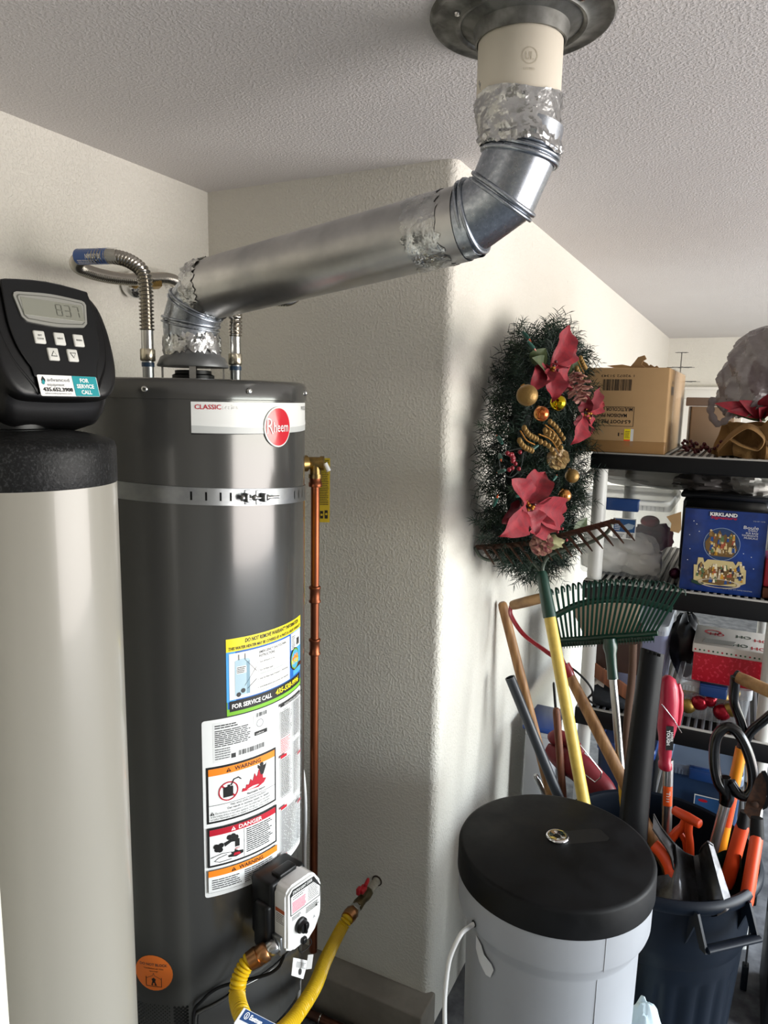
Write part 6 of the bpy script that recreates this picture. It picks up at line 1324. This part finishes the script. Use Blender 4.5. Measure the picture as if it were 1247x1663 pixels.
# things at the right frame edge
b = MB(); b.rbox((1.86, .62, .15), (.22, .30, .42), .01, mat('dark_case', '#0d0e10', .5, bump=.2, bscale=60)); solo('dark_case', b, 'black case standing on the floor right of the trash can', 'case')
b = MB(); b.rbox((1.700, .66, .28), (.006, .010, .50), .001, mat('strip_white', '#8f9296', .4)); b.rbox((1.700, .66, -.01), (.02, .03, .09), .003, mat('foot_navy', '#1b2733', .5)); solo('white_strip', b, 'thin white upright strip behind the trash can right side', 'strip')
# ================================================================ WREATH
WC = V((.955, .515, 1.73)); WR, WT = .315, .100
wr = thing('wreath', 'dark green artificial wreath with red poinsettias and gold balls hanging on white wall', 'wreath', WC)
NE = [mat('needle_a', '#10211a', .6, spec=.3), mat('needle_b', '#182c20', .6, spec=.3), mat('needle_c', '#2a3a28', .6, spec=.3), mat('needle_d', '#0a1512', .6, spec=.3)]
rnd = random.Random(77)
b = MB(); core = [WC+V((0, cos(a)*WR, sin(a)*WR)) for a in [2*pi*i/48 for i in range(48)]]
b.tube(core, .030, NE[3], n=10, closed=True); part('frame', b, wr)
nv, nf, nm = [], [], []
def needle(p, d_, L, w_, m):
    s_ = d_.cross(V((rnd.uniform(-1, 1), rnd.uniform(-1, 1), rnd.uniform(-1, 1)))).normalized()*w_; o = len(nv); t_ = p+d_*L+V((0, 0, -L*.12))
    nv.extend([tuple(p-s_), tuple(p+s_), tuple(p+d_*L*.6+s_*.8), tuple(t_), tuple(p+d_*L*.6-s_*.8)]); nf.append((o, o+1, o+2, o+3, o+4)); nm.append(m)
for i in range(1900):
    a = 2*pi*i/1900+rnd.uniform(-.03, .03); ph_ = rnd.uniform(-pi, pi); rad = V((0, cos(a), sin(a))); tg_ = V((0, -sin(a), cos(a)))
    out = (rad*sin(ph_)+V((1, 0, 0))*cos(ph_)).normalized(); out2 = (out+tg_*rnd.uniform(-.8, .8)).normalized()
    c_ = WC+rad*WR; L = rnd.uniform(.055, .105)*(1 if rnd.random() < .8 else 1.2)
    if c_.x+out2.x*L < .835: L *= .5
    p0 = c_+out*.02; N_ = 24
    ni = rnd.choice((0, 0, 1, 1, 2, 3))
    for k in range(N_):
        f_ = .25+.75*k/N_; p = p0+out2*L*f_*1.1
        if p.x < .828: continue
        q_ = out2.orthogonal().normalized(); q_.rotate(__import__('mathutils').Quaternion(out2, k*2.4)); d_ = (out2*.75+q_).normalized()
        Ln = rnd.uniform(.022, .036)
        if (p+d_*Ln).x < .826: d_.x = abs(d_.x)
        needle(p, d_, Ln, .0011, ni)
mb = MB(); mb.v = nv; mb.f = nf; mb.m = nm; mb.mats = NE; part('pine_needles', mb, wr, smooth=0, kind='stuff')
# stray tips at the left and bottom
mb = MB(); nv, nf, nm = [], [], []
for (u, v, du, dv, x) in ((800, 690, -35, 0, .90), (790, 850, -35, -8, .93), (800, 870, -30, 5, .93), (850, 900, 0, 25, .98), (880, 895, 10, 30, .98), (820, 880, -5, 35, .95), (840, 545, 10, -25, .95), (905, 545, 20, -20, 1.0), (935, 560, 14, 0, 1.05)):
    p0, p1 = at(u, v, 0, x), at(u+du, v+dv, 0, x); d0 = (p1-p0)
    if d0.length > .12: d0 = d0.normalized()*.12
    for k in range(46):
        p = p0+d0*(k/46); q_ = d0.orthogonal().normalized(); q_.rotate(__import__('mathutils').Quaternion(d0.normalized(), k*2.4)); needle(p, (d0.normalized()*.9+q_).normalized(), .025, .001, 2 if u == 800 and v == 690 else 1)
mb.v = nv; mb.f = nf; mb.m = nm; mb.mats = NE; part('sprig_tips', mb, wr, smooth=0, kind='stuff')
def onw(u, v, off=.10):   # point on the front of the ring
    return at(u, v, 0, WC.x+off)
def blossom(name, pxs, ctr, cup, w_, label):
    c_ = onw(*ctr); root = None
    for i, (u, v, off, wi, m) in enumerate(pxs):
        e = onw(u, v, off); b = MB(); n_ = V((.75, -.75, .15)); petal(b, c_+(e-c_)*.10, e, n_+V((.35*sin(i*2.1), .3*cos(i*1.7), .3*sin(i*3.3))), wi*.76, m, cup=cup, seed=i, wave=.006, fold=.5, n=12)
        if root is None: root = part(name, b, wr, label=label, smooth=80)
        else: part('petal', b, root, smooth=80)
    for k in range(9):
        b = MB(); b.sphere(c_+V((.014, -.014, 0))+V((rnd.uniform(-.012, .012), rnd.uniform(-.012, .012), rnd.uniform(-.015, .015))), .0045, GLIT if k % 3 else BER, n=8); part('stamen', b, root)
    return root
blossom('poinsettia', [(925, 528, .15, .085, PTM), (932, 560, .14, .07, PTM), (862, 635, .12, .075, PTM), (895, 655, .16, .09, PTM), (918, 632, .13, .09, PTM), (880, 600, .11, .07, PTD), (912, 590, .12, .07, PTM)], (893, 596, .14), .22, 1, 'large upper red poinsettia')
blossom('poinsettia', [(973, 628, .14, .06, PTD), (978, 655, .14, .05, PTM), (952, 640, .15, .06, PTD), (925, 723, .14, .085, PTM), (958, 705, .13, .05, PTM), (940, 690, .12, .07, PTD)], (948, 672, .14), .2, 1, 'red poinsettia at the right seen edge on')
blossom('poinsettia', [(830, 778, .13, .095, PTM), (808, 872, .14, .095, PTM), (884, 768, .13, .095, PTM), (912, 835, .13, .115, PTM), (868, 870, .15, .09, PTM), (893, 868, .13, .08, PTM), (815, 850, .10, .07, PTD), (850, 862, .12, .07, PTD), (885, 800, .12, .07, PTM)], (853, 822, .13), .2, 1, 'lower red poinsettia')
for i, (u, v, m, rr) in enumerate(((878, 575, LFG, .05), (918, 585, LFG, .06), (935, 590, LFG, .045), (872, 592, LFG, .05), (945, 850, LFG, .04))):
    e = onw(u, v, .12); c_ = onw(u-14 if i != 3 else u+12, v+16, .10); b = MB(); petal(b, c_, e+(e-c_)*.6, (.7, -.7, .2), rr, m, cup=.15); part('leaf', b, wr)
GOLDM = mat('bauble_gold_matt', '#8c6f3e', .45, metal=.6, bump=.5, bscale=180); GOLDS = mat('bauble_gold_shiny', '#c4a91d', .10, metal=1); RGL = mat('bauble_red_gold', '#b8471f', .2, metal=.8, var2='#e0a25a', vscale=45, detail=1)
def rp_(u, v, D): return dp(u, v, D)
for (u, v, x, R_, m, lb) in ((856, 642, 1.075, 17.5, GOLDM, 'matt gold ball'), (906, 654, 1.105, 13.5, GOLDS, 'shiny yellow gold ball'), (879, 672, 1.085, 12.5, RGL, 'small red and gold ball'), (929, 773, 1.10, 11.5, GOLDM, 'gold pear ornament'), (917, 805, 1.09, 10.5, RGL, 'small copper red ball')):
    c_ = at(u, v, 0, x); z_ = px(c_)[2]; rr = R_*z_/F; b = MB(); b.sphere(c_, rr, m, n=24); o = part('bauble', b, wr, label=lb)
    b = MB(); e_ = (V((-.5, .3, .8))).normalized(); b.lathe([(rr*.22, rr*.95), (rr*.22, rr*1.12), (.0001, rr*1.14)], GLIT, frame(c_, e_), n=12); part('bauble_cap', b, o)
b = MB(); c_ = at(940, 771, 0, 1.10); b.tube(bez([c_, at(950, 769, 0, 1.10), at(958, 766, 0, 1.10)], 4), .0022, BLACK, n=6); part('pear_stem', b, wr)
def cone(u, v, x, L, m, tip, lb):
    c_ = at(u, v, 0, x); dd_ = V(tip).normalized(); root = None; q_ = dd_.orthogonal().normalized(); q2_ = dd_.cross(q_)
    for k in range(34):
        f_ = k/34; a = k*2.39; r_ = L*.42*sin(pi*(.12+.8*f_)); p = c_+dd_*(L*(f_-.5)); e = (q_*cos(a)+q2_*sin(a)); b = MB()
        t_ = dd_.cross(e)*(L*.13); pt = [p+e*r_*.3-t_*.5, p+e*r_*.3+t_*.5, p+e*r_+t_+dd_*L*.07, p+e*r_*1.12+dd_*L*.1, p+e*r_-t_+dd_*L*.07]; th2 = dd_*.003
        b.add(pt+[w_+th2 for w_ in pt], [(4, 3, 2, 1, 0), (5, 6, 7, 8, 9)]+[(i, (i+1) % 5, 5+(i+1) % 5, 5+i) for i in range(5)], m)
        if root is None: root = part('pine_cone', b, wr, smooth=0, label=lb)
        else: part('scale', b, root, smooth=0)
CONER = mat('cone_wine', '#6b3038', .5, var2='#a8806c', vscale=60); CONEG = mat('cone_gold', '#7d5e38', .5, var2='#a08a5c', vscale=60)
cone(938, 626, 1.12, .085, CONER, (.3, -.2, -.9), 'wine red pine cone'); cone(904, 746, 1.08, .07, CONEG, (.6, -.6, .3), 'golden pine cone'); cone(878, 885, 1.06, .075, CONER, (.5, -.5, .5), 'dark red pine cone')
for i, P_ in enumerate(([(885, 690), (900, 702), (912, 720)], [(875, 705), (895, 715), (908, 735)], [(845, 700), (855, 715), (868, 722)], [(938, 585), (944, 598), (948, 605)])):
    pts = bez([at(u, v, 0, 1.09) for u, v in P_], 6); b = MB(); b.tube(pts, .0018, GLIT, n=6); o = part('gold_sprig', b, wr)
    for k in range(2, len(pts), 2):
        for s_ in (-1, 1):
            b = MB(); e = pts[k]+V((.2*s_, -.2, .6*s_)).normalized()*.016; b.sphere(e, .0065, mat('gold_leaf', '#8a6d3c', .5, metal=.5), n=8, sc=(1, .6, 1.2)); part('gold_leaf', b, o)
for i in range(26):
    u, v = (835+rnd.uniform(-14, 14), 755+rnd.uniform(-22, 22)) if i < 13 else (905+rnd.uniform(-22, 22), 872+rnd.uniform(-16, 16))
    b = MB(); b.sphere(at(u, v, 0, 1.06+rnd.uniform(0, .015)), .0055, mat('berry_red', '#7c1220', .3), n=8); part('berry', b, wr)
HUSK = mat('light_husk', '#1d4a40', .4)
for (u, v) in ((812, 715), (854, 545), (812, 742), (815, 765), (804, 815), (868, 727), (900, 777), (845, 805), (862, 560)):
    c_ = at(u, v, 0, 1.07); e = V((rnd.uniform(-1, 1), rnd.uniform(-1, 1), rnd.uniform(-1, 1))).normalized(); b = MB(); b.tube([c_-e*.012, c_, c_+e*.012], [.003, .0048, .0045], HUSK, n=8); b.tube([c_+e*.012, c_+e*.02], [.0028, .0006], mat('bulb', '#b4502d', .2), n=6); part('mini_light', b, wr)
b = MB(); b.tube(bez([at(u, v, 0, 1.055) for u, v in ((850, 735), (845, 760), (830, 775), (815, 765), (812, 742), (835, 730), (868, 727))], 8), .0016, NE[3], n=5); part('light_cord', b, wr)
b = MB(); crumple(b, at(893, 880, 0, 1.08), (.028, .02, .016), mat('leaf_pale_gold', '#9c9a72', .4, metal=.3), 9, .4, 16); part('pale_leaf', b, wr)
